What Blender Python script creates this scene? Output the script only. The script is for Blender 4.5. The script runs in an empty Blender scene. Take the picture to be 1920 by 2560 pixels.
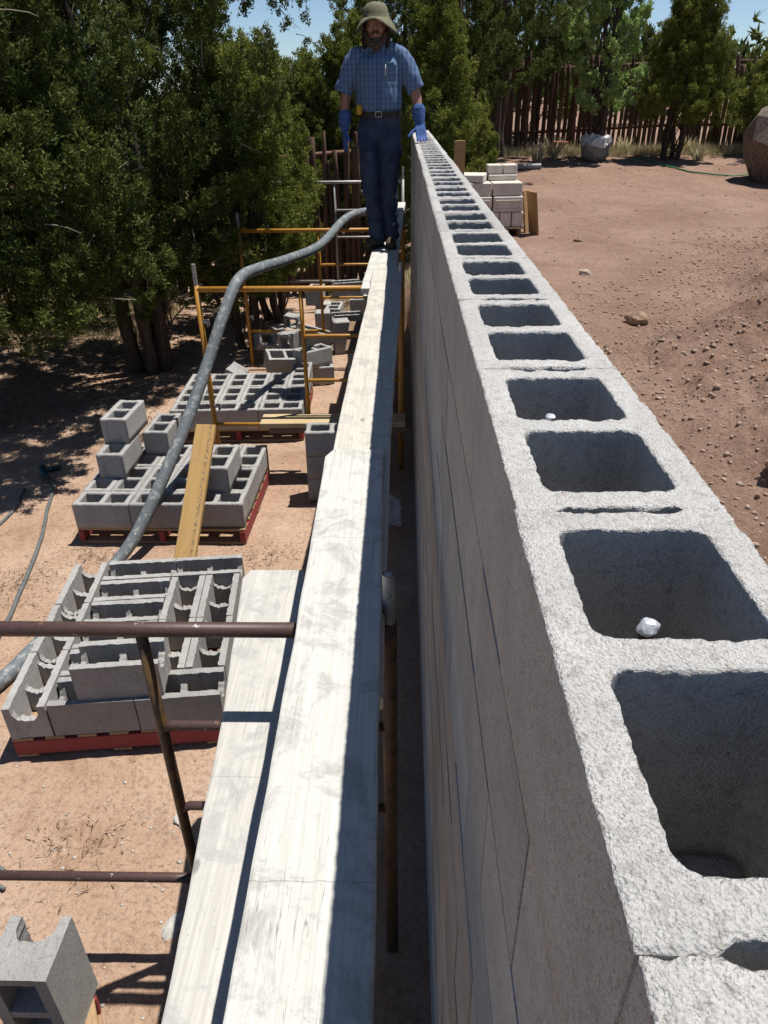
import bpy, bmesh, math, random
import numpy as np
from mathutils import Vector, Matrix, Quaternion, Euler
from mathutils.geometry import delaunay_2d_cdt

random.seed(7)
rng = np.random.default_rng(11)
SC = bpy.context.scene
COL = SC.collection

# ------------------------------------------------------------------ camera
WT = 2.42                                   # height of the wall top above the left-hand ground
cd = bpy.data.cameras.new("camera")
cam = bpy.data.objects.new("camera", cd)
COL.objects.link(cam)
SC.camera = cam
PITCH, YAW, ROLL = math.radians(29.98), math.radians(-1.67), math.radians(-0.80)
_f = Vector((math.sin(YAW)*math.cos(PITCH), math.cos(YAW)*math.cos(PITCH), -math.sin(PITCH)))
_r = Vector((math.cos(YAW), -math.sin(YAW), 0)); _u = _r.cross(_f)
_c, _s = math.cos(ROLL), math.sin(ROLL)
_R, _U = _c*_r + _s*_u, -_s*_r + _c*_u
cam.matrix_world = Matrix(((_R.x, _U.x, -_f.x, -0.1053), (_R.y, _U.y, -_f.y, -0.1823),
                           (_R.z, _U.z, -_f.z, WT + 0.3305), (0, 0, 0, 1)))
cd.sensor_fit = 'VERTICAL'
cd.sensor_height = 24.0
cd.lens = 24.0*1797/2560
cd.clip_start = 0.02
cd.clip_end = 2000

# ------------------------------------------------------------------ sky, sun, exposure
SUNV = Vector((0.275, 0.125, 1.0)).normalized()
world = bpy.data.worlds.new("World"); SC.world = world
world.use_nodes = True
wn = world.node_tree; wn.nodes.clear()
sky = wn.nodes.new('ShaderNodeTexSky'); sky.sky_type = 'NISHITA'; sky.sun_disc = False
sky.sun_elevation = math.asin(SUNV.z); sky.sun_rotation = math.atan2(SUNV.x, SUNV.y)
sky.altitude = 2100; sky.air_density = 1.0; sky.dust_density = 0.15; sky.ozone_density = 3.2
bg = wn.nodes.new('ShaderNodeBackground'); bg.inputs['Strength'].default_value = 0.075
wo = wn.nodes.new('ShaderNodeOutputWorld')
wn.links.new(sky.outputs[0], bg.inputs[0]); wn.links.new(bg.outputs[0], wo.inputs[0])
sl = bpy.data.lights.new("sun", 'SUN'); sl.energy = 5.0; sl.angle = math.radians(0.53); sl.color = (1.0, 0.955, 0.89)
sun = bpy.data.objects.new("sun", sl); COL.objects.link(sun)
sun.rotation_euler = SUNV.to_track_quat('Z', 'Y').to_euler(); sun.location = (3, 1, 12)
SC.view_settings.view_transform = 'Standard'
SC.view_settings.look = 'None'
SC.view_settings.gamma = 1.0
SC.view_settings.use_curve_mapping = False
SC.view_settings.exposure = 0.5
SC.render.engine = 'CYCLES'
SC.cycles.max_bounces = 6

ALB = 0.78
def dim(*cs): return [tuple(v*ALB for v in c) for c in cs]
# ------------------------------------------------------------------ material helpers
class Mt:
    def __init__(self, name, rough=0.9, spec=0.25):
        self.m = bpy.data.materials.new(name); self.m.use_nodes = True
        self.t = self.m.node_tree; self.t.nodes.clear()
        self.b = self.n('ShaderNodeBsdfPrincipled'); self.o = self.n('ShaderNodeOutputMaterial')
        self.b.inputs['Roughness'].default_value = rough
        self.b.inputs['Specular IOR Level'].default_value = spec
        self.l(self.b.outputs[0], self.o.inputs[0])
        tc = self.n('ShaderNodeTexCoord'); oi = self.n('ShaderNodeObjectInfo')
        self.obj = tc.outputs['Object']; self.rnd = oi.outputs['Random']
        vm = self.n('ShaderNodeVectorMath'); vm.operation = 'SCALE'; vm.inputs[0].default_value = (37, 53, 71)
        self.l(self.rnd, vm.inputs['Scale'])
        va = self.n('ShaderNodeVectorMath'); va.operation = 'ADD'
        self.l(self.obj, va.inputs[0]); self.l(vm.outputs[0], va.inputs[1])
        self.vec = va.outputs[0]
    def n(self, t): return self.t.nodes.new(t)
    def l(self, a, b): self.t.links.new(a, b)
    def put(self, v, s):
        if hasattr(v, 'links') or isinstance(v, bpy.types.NodeSocket): self.l(v, s)
        elif isinstance(v, (tuple, list)) and len(v) == 3 and s.type == 'RGBA': s.default_value = (*v, 1)
        else: s.default_value = v
    def map(self, scale, vec=None):
        q = self.n('ShaderNodeMapping'); self.l(vec or self.vec, q.inputs[0]); q.inputs['Scale'].default_value = scale
        return q.outputs[0]
    def noise(self, scale, detail=4, rough=0.55, vec=None, dist=0.0, col=False):
        q = self.n('ShaderNodeTexNoise'); self.l(vec or self.vec, q.inputs['Vector'])
        q.inputs['Scale'].default_value = scale; q.inputs['Detail'].default_value = detail
        q.inputs['Roughness'].default_value = rough; q.inputs['Distortion'].default_value = dist
        return q.outputs['Color' if col else 'Fac']
    def voro(self, scale, vec=None, feature='F1', out='Distance'):
        q = self.n('ShaderNodeTexVoronoi'); self.l(vec or self.vec, q.inputs['Vector']); q.feature = feature
        q.inputs['Scale'].default_value = scale
        return q.outputs[out]
    def ramp(self, fac, stops):
        q = self.n('ShaderNodeValToRGB'); self.l(fac, q.inputs[0]); e = q.color_ramp.elements
        while len(e) < len(stops): e.new(0.5)
        for k, (p, c) in enumerate(stops):
            e[k].position = p; e[k].color = (c, c, c, 1) if not isinstance(c, tuple) else (*c, 1)
        return q.outputs[0]
    def mix(self, fac, a, b, mode='MIX'):
        q = self.n('ShaderNodeMix'); q.data_type = 'RGBA'; q.blend_type = mode
        self.put(fac, q.inputs[0]); self.put(a, q.inputs[6]); self.put(b, q.inputs[7])
        return q.outputs[2]
    def math(self, op, a, b=0.0, c=None):
        q = self.n('ShaderNodeMath'); q.operation = op; self.put(a, q.inputs[0]); self.put(b, q.inputs[1])
        if c is not None: self.put(c, q.inputs[2])
        return q.outputs[0]
    def xyz(self, vec=None):
        q = self.n('ShaderNodeSeparateXYZ'); self.l(vec or self.obj, q.inputs[0]); return q.outputs
    def color(self, c): self.put(c, self.b.inputs['Base Color'])
    def rough(self, r): self.put(r, self.b.inputs['Roughness'])
    def bump(self, h, strength=0.5, dist=0.01, prev=None):
        q = self.n('ShaderNodeBump'); self.l(h, q.inputs['Height'])
        q.inputs['Strength'].default_value = strength; q.inputs['Distance'].default_value = dist
        if prev is not None: self.l(prev, q.inputs['Normal'])
        self.l(q.outputs[0], self.b.inputs['Normal']); return q.outputs[0]

def concrete(name, c, fine=1.0, streak=False):
    c = dim(c)[0]
    M = Mt(name, 0.95, 0.15)
    big = M.noise(9, 5, 0.6); sp = M.noise(340*fine, 4, 0.7); gr = M.voro(420*fine)
    ag = M.voro(150*fine, out='Color')
    base = M.mix(M.ramp(big, [(0.3, 0.0), (0.72, 1.0)]), tuple(v*0.86 for v in c), tuple(min(1, v*1.10) for v in c))
    base = M.mix(M.math('MULTIPLY', M.ramp(sp, [(0.50, 0.0), (0.66, 1.0)]), 0.55), base, (c[0]*0.45, c[1]*0.44, c[2]*0.43))
    wn_ = M.n('ShaderNodeRGBToBW'); M.l(ag, wn_.inputs[0])
    base = M.mix(M.ramp(wn_.outputs[0], [(0.72, 0.0), (0.80, 0.45)]), base, (c[0]*0.62, c[1]*0.57, c[2]*0.52))
    hv = M.math('MULTIPLY_ADD', M.rnd, 0.24, 0.88)
    mu = M.mix(1.0, base, (1, 1, 1), 'MULTIPLY'); q = mu.node
    cm = M.n('ShaderNodeCombineColor'); [M.l(hv, cm.inputs[k]) for k in range(3)]; M.l(cm.outputs[0], q.inputs[7])
    M.color(mu)
    b1 = M.bump(gr, 0.5, 0.0045/fine)
    b2 = M.bump(sp, 0.75, 0.0035/fine, b1)
    M.bump(M.noise(90, 4, 0.6), 0.2, 0.004, b2)
    return M.m

def weathered(name, c_lo, c_hi, grain=70, crack=0.6, lines=(), stain=(0.36, 0.35, 0.33), axis=1, rough=0.85, stain_amt=0.55):
    c_lo, c_hi, stain = dim(c_lo, c_hi, stain)
    M = Mt(name, rough, 0.2)
    st = [1.0, 1.0, 1.0]; st[axis] = 0.022
    v = M.map(tuple(st))
    g = M.noise(grain*1.5, 6, 0.7, v, 0.3); g2 = M.noise(grain*2.4, 4, 0.6, v)
    base = M.mix(M.ramp(g, [(0.3, 0.0), (0.7, 1.0)]), c_lo, c_hi)
    ck = M.ramp(M.noise(grain*1.1, 2, 0.5, v, 0.15), [(0.4935, 0.0), (0.4995, 1.0), (0.5055, 0.0)])
    gate = M.ramp(M.noise(4.5, 3, 0.5), [(0.46, 0.0), (0.60, 1.0)])
    ckf = M.math('MULTIPLY', ck, gate)
    blot = M.ramp(M.noise(8.5, 9, 0.76, None, 0.6), [(0.50, 0.0), (0.60, 0.75), (0.70, 1.0)])
    base = M.mix(M.math('MULTIPLY', blot, stain_amt), base, stain)
    sp = M.ramp(M.noise(55, 3, 0.6), [(0.66, 0.0), (0.74, 0.6)])
    base = M.mix(M.math('MULTIPLY', sp, blot), base, tuple(x*0.5 for x in stain))
    base = M.mix(M.math('MULTIPLY', ckf, crack), base, tuple(x*0.28 for x in c_lo))
    kn = M.voro(5.2, M.map(tuple(1.0 if k != axis else 0.45 for k in range(3))))
    base = M.mix(M.ramp(kn, [(0.030, 0.75), (0.060, 0.0)]), base, tuple(x*0.42 for x in c_lo))
    spt = M.ramp(M.noise(95, 3, 0.6), [(0.69, 0.0), (0.73, 0.7)])
    base = M.mix(spt, base, tuple(x*0.75 for x in stain))
    o = M.xyz()
    for y0 in lines:
        wob = M.math('MULTIPLY_ADD', M.noise(30, 2), 0.012, y0-0.006)
        ln = M.math('COMPARE', o[axis], wob, 0.0011)
        base = M.mix(M.math('MULTIPLY', ln, 0.6), base, (0.2, 0.2, 0.2))
    M.color(base)
    b1 = M.bump(M.math('SUBTRACT', g2, M.math('MULTIPLY', ckf, 1.4)), 0.35, 0.003)
    M.bump(M.noise(25, 5, 0.6), 0.25, 0.004, b1)
    return M.m

def plain(name, c, rough=0.7, var=0.25, scale=30, spec=0.3, metal=0.0, bumpd=0.0):
    c = dim(c)[0]
    M = Mt(name, rough, spec)
    n = M.noise(scale, 5, 0.6)
    M.color(M.mix(M.ramp(n, [(0.3, 0.0), (0.7, 1.0)]), tuple(x*(1-var) for x in c), tuple(min(1, x*(1+var)) for x in c)))
    M.b.inputs['Metallic'].default_value = metal
    if bumpd: M.bump(n, 0.5, bumpd)
    return M.m

def painted(name, c, chip, amt=0.60, splat=True, rough=0.5):
    c, chip = dim(c, chip)
    M = Mt(name, rough, 0.4)
    n = M.noise(22, 6, 0.65); n2 = M.noise(70, 4, 0.6)
    base = M.mix(M.ramp(n2, [(0.3, 0.0), (0.7, 1.0)]), tuple(x*0.82 for x in c), tuple(min(1, x*1.12) for x in c))
    base = M.mix(M.ramp(n, [(amt, 0.0), (amt+0.07, 1.0)]), base, chip)
    if splat:
        s = M.ramp(M.noise(38, 4, 0.7), [(0.665, 0.0), (0.685, 1.0)])
        base = M.mix(s, base, (0.55, 0.52, 0.47))
    M.color(base); M.bump(n, 0.3, 0.002)
    return M.m

def leafmat(name, a, b, tip):
    M = Mt(name, 0.75, 0.2)
    at = M.n('ShaderNodeAttribute'); at.attribute_name = 'tint'
    s = M.n('ShaderNodeSeparateColor'); M.l(at.outputs['Color'], s.inputs[0])
    base = M.mix(s.outputs[0], a, b)
    base = M.mix(s.outputs[1], base, tip)
    M.color(base)
    tr = M.n('ShaderNodeBsdfTranslucent'); M.l(base, tr.inputs[0])
    mx = M.n('ShaderNodeMixShader'); mx.inputs[0].default_value = 0.24
    M.l(M.b.outputs[0], mx.inputs[1]); M.l(tr.outputs[0], mx.inputs[2]); M.l(mx.outputs[0], M.o.inputs[0])
    return M.m

# ------------------------------------------------------------------ object helpers
def tag(o, label=None, cat=None, group=None, kind=None):
    if label: o['label'] = label
    if cat: o['category'] = cat
    if group: o['group'] = group
    if kind: o['kind'] = kind
    return o

def empty(name, loc=(0, 0, 0), rz=0.0, parent=None):
    o = bpy.data.objects.new(name, None); COL.objects.link(o); o.empty_display_size = 0.1
    o.location = loc; o.rotation_euler = (0, 0, rz); o.parent = parent
    return o

def link(name, me, mat=None, parent=None, loc=(0, 0, 0), rot=(0, 0, 0)):
    o = bpy.data.objects.new(name, me); COL.objects.link(o); o.parent = parent
    o.location = loc; o.rotation_euler = rot
    if mat is not None and not me.materials: me.materials.append(mat)
    return o

def np_mesh(name, V, Fc, smooth=False):
    """V (n,3); Fc (m,k) index array or list of faces"""
    me = bpy.data.meshes.new(name)
    if isinstance(Fc, np.ndarray):
        k = Fc.shape[1]; m = len(Fc)
        me.vertices.add(len(V)); me.vertices.foreach_set('co', np.asarray(V, np.float32).ravel())
        me.loops.add(m*k); me.loops.foreach_set('vertex_index', Fc.astype(np.int32).ravel())
        me.polygons.add(m)
        me.polygons.foreach_set('loop_start', np.arange(0, m*k, k, dtype=np.int32))
        me.update(calc_edges=True)
    else:
        me.from_pydata([tuple(v) for v in V], [], [tuple(f) for f in Fc]); me.update()
    if smooth: me.polygons.foreach_set('use_smooth', np.ones(len(me.polygons), bool))
    me.validate()
    return me

def bm_mesh(name, bm, smooth=False):
    me = bpy.data.meshes.new(name); bm.normal_update(); bm.to_mesh(me); bm.free()
    if smooth: me.polygons.foreach_set('use_smooth', np.ones(len(me.polygons), bool))
    return me

def box_bm(size, center=(0, 0, 0), bevel=0.0, seg=1, bm=None, rot=None):
    b = bm or bmesh.new()
    t = bmesh.new(); bmesh.ops.create_cube(t, size=1.0)
    bmesh.ops.scale(t, vec=size, verts=t.verts)
    if bevel: bmesh.ops.bevel(t, geom=list(t.edges), offset=bevel, segments=seg, affect='EDGES', profile=0.6)
    if rot: bmesh.ops.rotate(t, cent=(0, 0, 0), matrix=Euler(rot).to_matrix(), verts=t.verts)
    bmesh.ops.translate(t, vec=center, verts=t.verts)
    mm = bpy.data.meshes.new('tmp'); t.to_mesh(mm); t.free(); b.from_mesh(mm); bpy.data.meshes.remove(mm)
    return b

def box(name, size, center=(0, 0, 0), mat=None, parent=None, bevel=0.003, loc=(0, 0, 0), rot=(0, 0, 0)):
    return link(name, bm_mesh(name, box_bm(size, center, bevel)), mat, parent, loc, rot)

def frames(P):
    P = np.asarray(P, float); T = np.gradient(P, axis=0); T /= np.linalg.norm(T, axis=1)[:, None] + 1e-12
    ref = np.array([1.0, 0, 0]) if abs(T[0] @ np.array([1.0, 0, 0])) < 0.9 else np.array([0, 1.0, 0])
    A = []; a = ref
    for t in T:
        a = a - t*(a @ t); n = np.linalg.norm(a)
        if n < 1e-6: a = np.cross(t, [0.3, 0.5, 0.8]); n = np.linalg.norm(a)
        a = a/n; A.append(a)
    A = np.array(A); return T, A, np.cross(T, A)

def tube_vf(P, r, n=10, ry=None, caps=True):
    P = np.asarray(P, float); m = len(P)
    r = np.broadcast_to(np.asarray(r, float), (m,)); ry = r if ry is None else np.broadcast_to(np.asarray(ry, float), (m,))
    T, A, B = frames(P); th = np.arange(n)*2*np.pi/n
    V = (P[:, None] + A[:, None]*(np.cos(th)[None, :, None]*r[:, None, None]) + B[:, None]*(np.sin(th)[None, :, None]*ry[:, None, None])).reshape(-1, 3)
    F = []
    for i in range(m-1):
        for j in range(n):
            a, b = i*n+j, i*n+(j+1) % n; F.append((a, b, b+n, a+n))
    if caps: F.append(tuple(range(n-1, -1, -1))); F.append(tuple(range((m-1)*n, m*n)))
    return V, F

class MB:
    def __init__(self): self.V = []; self.F = []; self.n = 0
    def add(self, vf):
        V, F = vf; self.V.append(np.asarray(V, float)); self.F += [tuple(i+self.n for i in f) for f in F]; self.n += len(V); return self
    def build(self, name, mat, parent=None, smooth=True, loc=(0, 0, 0), rot=(0, 0, 0)):
        return link(name, np_mesh(name, np.concatenate(self.V), self.F, smooth), mat, parent, loc, rot)

def tube(name, P, r, mat, parent=None, n=10, loc=(0, 0, 0), smooth=True):
    return MB().add(tube_vf(P, r, n)).build(name, mat, parent, smooth, loc)

def catmull(P, k=8):
    P = np.asarray(P, float); Q = np.vstack([2*P[0]-P[1], P, 2*P[-1]-P[-2]]); out = []
    for i in range(1, len(Q)-2):
        t = np.linspace(0, 1, k, endpoint=False)[:, None]
        a, b, c, d = Q[i-1], Q[i], Q[i+1], Q[i+2]
        out.append(0.5*((2*b)+(-a+c)*t+(2*a-5*b+4*c-d)*t*t+(-a+3*b-3*c+d)*t**3))
    return np.vstack(out+[P[-1:]])

# value noise
def _h(ix, iy, iz, s):
    with np.errstate(over='ignore'):
        n = (ix.astype(np.int64)*374761393 + iy.astype(np.int64)*668265263 + iz.astype(np.int64)*2147483647 + s*974711) & 0xffffffff
        n = ((n ^ (n >> 13))*1274126177) & 0xffffffff
        n = ((n ^ (n >> 16))*2246822519) & 0xffffffff
    return ((n ^ (n >> 15)) & 0xffff)/65535.0
def vnoise(P, scale, seed=0):
    P = np.asarray(P, float)*scale; i = np.floor(P).astype(np.int64); f = P-i; f = f*f*(3-2*f); o = 0
    for dx in (0, 1):
        for dy in (0, 1):
            for dz in (0, 1):
                w = (f[:, 0] if dx else 1-f[:, 0])*(f[:, 1] if dy else 1-f[:, 1])*(f[:, 2] if dz else 1-f[:, 2])
                o = o + w*_h(i[:, 0]+dx, i[:, 1]+dy, i[:, 2]+dz, seed)
    return o*2-1
def fbm(P, scale, octv=4, seed=0):
    o = 0; a = 1.0
    for k in range(octv): o = o + a*vnoise(P, scale*2**k, seed+k*17); a *= 0.5
    return o
def sstep(a, b, x):
    t = np.clip((x-a)/(b-a), 0, 1); return t*t*(3-2*t)

# ------------------------------------------------------------------ materials
M_TOP = concrete('wall_concrete', (0.56, 0.55, 0.53))
M_CMU = concrete('pallet_block_concrete', (0.47, 0.46, 0.445), 0.8)
M_PLANKA = weathered('scaffold_plank_wood', (0.50, 0.495, 0.455), (0.68, 0.675, 0.635), 75, 0.75, (1.06, -0.03), stain_amt=0.85)
M_PLANKB = weathered('scaffold_plank_wood_stained', (0.48, 0.455, 0.39), (0.67, 0.645, 0.58), 60, 0.5, (0.55, -0.35), stain_amt=0.75)
M_PLANKC = weathered('scaffold_plank_wood_low', (0.45, 0.435, 0.39), (0.62, 0.605, 0.56), 60, 0.4, (0.62,), stain=(0.40, 0.40, 0.39), stain_amt=0.95)
M_BOARD = weathered('new_board_wood', (0.40, 0.24, 0.085), (0.50, 0.33, 0.14), 50, 0.3, stain=(0.3, 0.2, 0.09), stain_amt=0.3)
M_BEAM = weathered('beam_wood', (0.46, 0.33, 0.17), (0.62, 0.50, 0.31), 45, 0.3, axis=0, stain=(0.35, 0.26, 0.15), stain_amt=0.4)
M_OLDWOOD = weathered('old_board_wood', (0.16, 0.10, 0.06), (0.30, 0.20, 0.13), 45, 0.4, axis=0, stain=(0.14, 0.10, 0.07))
M_POSTWOOD = weathered('post_wood', (0.36, 0.21, 0.09), (0.46, 0.29, 0.13), 50, 0.3, axis=2, stain=(0.3, 0.18, 0.08))
M_RED = painted('red_pallet_paint', (0.30, 0.045, 0.05), (0.40, 0.24, 0.13), 0.66, False, 0.7)
M_SLAT = weathered('pallet_slat_wood', (0.30, 0.19, 0.10), (0.48, 0.33, 0.19), 45, 0.4, stain=(0.25, 0.16, 0.1))
M_YEL = painted('yellow_scaffold_paint', (0.50, 0.24, 0.035), (0.22, 0.11, 0.05), 0.64)
M_BRN = painted('brown_scaffold_paint', (0.085, 0.048, 0.042), (0.20, 0.10, 0.035), 0.62)
M_RUST = painted('rusty_yellow_paint', (0.12, 0.068, 0.025), (0.06, 0.035, 0.025), 0.50, False)
M_GRYM = plain('galvanised_steel', (0.38, 0.37, 0.35), 0.5, 0.3, 40, 0.5, 0.3)
M_HOSE = painted('grey_rubber_hose', (0.145, 0.168, 0.182), (0.30, 0.31, 0.31), 0.53, True, 0.65)
M_CORD = plain('grey_cord', (0.13, 0.14, 0.14), 0.6)
M_WHITE = plain('white_block', (0.68, 0.62, 0.54), 0.9, 0.14, 8, 0.2, 0, 0.004)
M_BARK = Mt('juniper_bark'); 
_v = M_BARK.map((1, 1, 0.08)); _n = M_BARK.noise(28, 5, 0.6, _v)
M_BARK.color(M_BARK.mix(M_BARK.ramp(_n, [(0.3, 0.0), (0.7, 1.0)]), (0.034, 0.024, 0.018), (0.125, 0.094, 0.072))); M_BARK.bump(_n, 0.9, 0.02)
M_BARK = M_BARK.m
M_TWIG = plain('dead_twig', (0.33, 0.29, 0.25), 0.9, 0.3, 20)
M_JUN = leafmat('juniper_foliage', (0.030, 0.050, 0.013), (0.090, 0.116, 0.024), (0.28, 0.285, 0.058))
M_JUN2 = leafmat('juniper_foliage_light', (0.072, 0.102, 0.020), (0.175, 0.205, 0.038), (0.38, 0.37, 0.075))
M_ASP = leafmat('sapling_foliage', (0.19, 0.29, 0.08), (0.33, 0.46, 0.15), (0.50, 0.60, 0.28))
M_GRASS = leafmat('grass_blades', (0.26, 0.25, 0.11), (0.42, 0.36, 0.21), (0.60, 0.52, 0.36))
M_POLE = Mt('latilla_bark')
_v = M_POLE.map((1, 1, 0.06)); _n = M_POLE.noise(40, 5, 0.6, _v)
_c1 = M_POLE.mix(M_POLE.ramp(_n, [(0.3, 0.0), (0.75, 1.0)]), (0.060, 0.033, 0.023), (0.19, 0.115, 0.075))
_hv = M_POLE.math('MULTIPLY_ADD', M_POLE.rnd, 0.7, 0.6); _cc = M_POLE.n('ShaderNodeCombineColor')
[M_POLE.l(_hv, _cc.inputs[k]) for k in range(3)]
M_POLE.color(M_POLE.mix(1.0, _c1, _cc.outputs[0], 'MULTIPLY')); M_POLE.bump(_n, 0.8, 0.012); M_POLE = M_POLE.m
M_ROCK = plain('tan_rock', (0.33, 0.23, 0.16), 0.95, 0.35, 14, 0.2, 0, 0.01)
M_MORTAR = plain('dried_mortar', (0.50, 0.48, 0.44), 0.95, 0.2, 60, 0.2, 0, 0.006)
M_FOIL = plain('crumpled_foil', (0.8, 0.82, 0.85), 0.35, 0.1, 60, 0.5, 0.5, 0.003)

def soil():
    M = Mt('dry_soil', 1.0, 0.1)
    o = M.xyz(M.obj)
    side = M.ramp(M.math('MULTIPLY_ADD', o[0], 0.25, 0.5), [(0.40, 0.0), (0.62, 1.0)])
    a = M.mix(M.ramp(M.noise(1.3, 5, 0.6, M.obj), [(0.34, 0.0), (0.68, 1.0)]), (0.345, 0.228, 0.155), (0.44, 0.318, 0.235))
    b = M.mix(M.ramp(M.noise(1.0, 6, 0.62, M.obj), [(0.33, 0.0), (0.7, 1.0)]), (0.262, 0.166, 0.122), (0.375, 0.256, 0.196))
    base = M.mix(side, a, b)
    base = M.mix(M.ramp(M.noise(3.6, 6, 0.72, M.obj, 0.8), [(0.50, 0.0), (0.66, 0.5)]), base, (0.225, 0.135, 0.09))
    fine = M.noise(46, 6, 0.68, M.obj); gr = M.noise(190, 3, 0.6, M.obj)
    base = M.mix(M.ramp(fine, [(0.36, 0.5), (0.52, 0.0)]), base, (0.15, 0.083, 0.054))
    base = M.mix(M.ramp(gr, [(0.60, 0.0), (0.75, 0.5)]), base, (0.47, 0.37, 0.28))
    pale = M.math('MULTIPLY', M.ramp(M.noise(2.6, 5, 0.7, M.obj), [(0.60, 0.0), (0.70, 0.5)]), M.math('SUBTRACT', 1.0, side))
    base = M.mix(pale, base, (0.43, 0.345, 0.265))
    M.color(base)
    b0 = M.bump(M.math('MULTIPLY', M.noise(28, 7, 0.72, M.obj), side), 0.85, 0.055); b1 = M.bump(fine, 0.7, 0.018, b0); b2 = M.bump(gr, 0.55, 0.006, b1); M.bump(M.noise(9, 5, 0.6, M.obj), 0.5, 0.05, b2)
    return M.m
M_SOIL = soil()

# ------------------------------------------------------------------ ground
def right_h(x, y):
    z = 1.22 + 0.065*np.clip(y-10, 0, 11) + 0.02*np.clip(y-21, 0, 60)
    d = np.where(y > 4.6, (x-1.35)-0.62*(y-4.6), x-1.1)
    P = np.stack([x, y, 0*x], -1)
    m = sstep(-0.2, 2.6, d)*0.78*sstep(12.5, 8, y)
    lum = fbm(P.reshape(-1, 3), 1.7, 4, 5).reshape(x.shape)
    fin = fbm(P.reshape(-1, 3), 7.0, 4, 9).reshape(x.shape)
    z = z + m*(1+0.22*lum) + 0.035*sstep(0, 0.7, d)*sstep(12.5, 8, y)*fbm(P.reshape(-1, 3), 4.2, 3, 15).reshape(x.shape) + 0.020*lum + (0.005+0.030*sstep(0, 0.5, d)*sstep(12.5, 8, y))*fin
    return z
def left_h(x, y):
    P = np.stack([x, y, 0*x], -1).reshape(-1, 3)
    z = 0.010*fbm(P, 1.9, 4, 3).reshape(x.shape) + 0.004*fbm(P, 14, 3, 8).reshape(x.shape)
    return z - 0.006 + 0.12*sstep(-3.3, -7, x)*sstep(5, 9, y)
def gz(x, y):
    x = np.asarray(x, float); y = np.asarray(y, float)
    w = 0.035 + 1.3*np.clip(y-9.36, 0, 1.3)
    t = sstep(-w, w, x-0.095)
    return left_h(x, y)*(1-t) + right_h(x, y)*t
def gz1(x, y): return float(gz(np.array([x]), np.array([y]))[0])

def axis(fine0, fine1, step, lo, hi, extra=()):
    a = list(np.arange(fine0, fine1, step)); s = step; v = fine0
    while v > lo: s *= 1.25; v -= s; a.append(v)
    s = step; v = fine1
    while v < hi: a.append(v); s *= 1.25; v += s
    a += list(extra); return np.unique(np.round(np.array(a), 4))
gx = axis(-3.6, 4.6, 0.038, -400, 400, (0.06, 0.13)); gx = gx[(np.abs(gx-0.095) > 0.034) | (gx == 0.06) | (gx == 0.13)]
gy = axis(-0.4, 11.6, 0.042, -60, 600)
X, Y = np.meshgrid(gx, gy); Z = gz(X, Y)
nx, ny = len(gx), len(gy)
idx = np.arange(nx*ny).reshape(ny, nx)
Fq = np.stack([idx[:-1, :-1], idx[:-1, 1:], idx[1:, 1:], idx[1:, :-1]], -1).reshape(-1, 4)
tag(link('ground', np_mesh('ground', np.stack([X, Y, Z], -1).reshape(-1, 3), Fq, True), M_SOIL), 'dry red brown dirt ground of the building site', None, None, 'structure')

# ------------------------------------------------------------------ concrete blocks
BL, BW, BH = 0.397, 0.194, 0.194
def round_rect(x0, x1, y0, y1, r, k=4):
    P = []
    for cx, cy, a0 in ((x1-r, y1-r, 0), (x0+r, y1-r, 90), (x0+r, y0+r, 180), (x1-r, y0+r, 270)):
        for j in range(k+1):
            a = math.radians(a0+90*j/k); P.append((cx+r*math.cos(a), cy+r*math.sin(a)))
    return P
def block_loops():
    h, w, g = BL/2, BW/2, 0.0065
    # ends carry a shallow groove between two ears
    out = [(h, -w), (h, -0.060), (h-g, -0.050), (h-g, 0.050), (h, 0.060), (h, w), (-h, w), (-h, 0.060), (-h+g, 0.050), (-h+g, -0.050), (-h, -0.060), (-h, -w)]
    return [out, round_rect(0.016, 0.1625, -0.065, 0.065, 0.014), round_rect(-0.1625, -0.016, -0.065, 0.065, 0.014)]
def resample(L, step):
    out = []
    for i in range(len(L)):
        a = np.array(L[i]); b = np.array(L[(i+1) % len(L)]); n = max(1, int(round(np.linalg.norm(b-a)/step)))
        for k in range(n): out.append(a+(b-a)*k/n)
    return np.array(out)
def inside(P, L):
    x, y = P[:, 0], P[:, 1]; c = np.zeros(len(P), bool)
    for i in range(len(L)):
        x1, y1 = L[i]; x2, y2 = L[i-1]
        if y1 == y2: continue
        c ^= ((y1 > y) != (y2 > y)) & (x < (x2-x1)*(y-y1)/(y2-y1)+x1)
    return c
def cdt(loops, pts):
    V = [Vector(p) for L in loops for p in L]; E = []; n = 0
    for L in loops: E += [(n+i, n+(i+1) % len(L)) for i in range(len(L))]; n += len(L)
    nb = n
    V += [Vector(p) for p in pts]
    vo, eo, fo, ov, oe, of = delaunay_2d_cdt(V, E, [], 0, 1e-7)
    vo = np.array([tuple(v) for v in vo]); fo = np.array(fo)
    c = vo[fo].mean(1); ok = inside(c, loops[0])
    for L in loops[1:]: ok &= ~inside(c, L)
    return vo, fo[ok], nb
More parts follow.
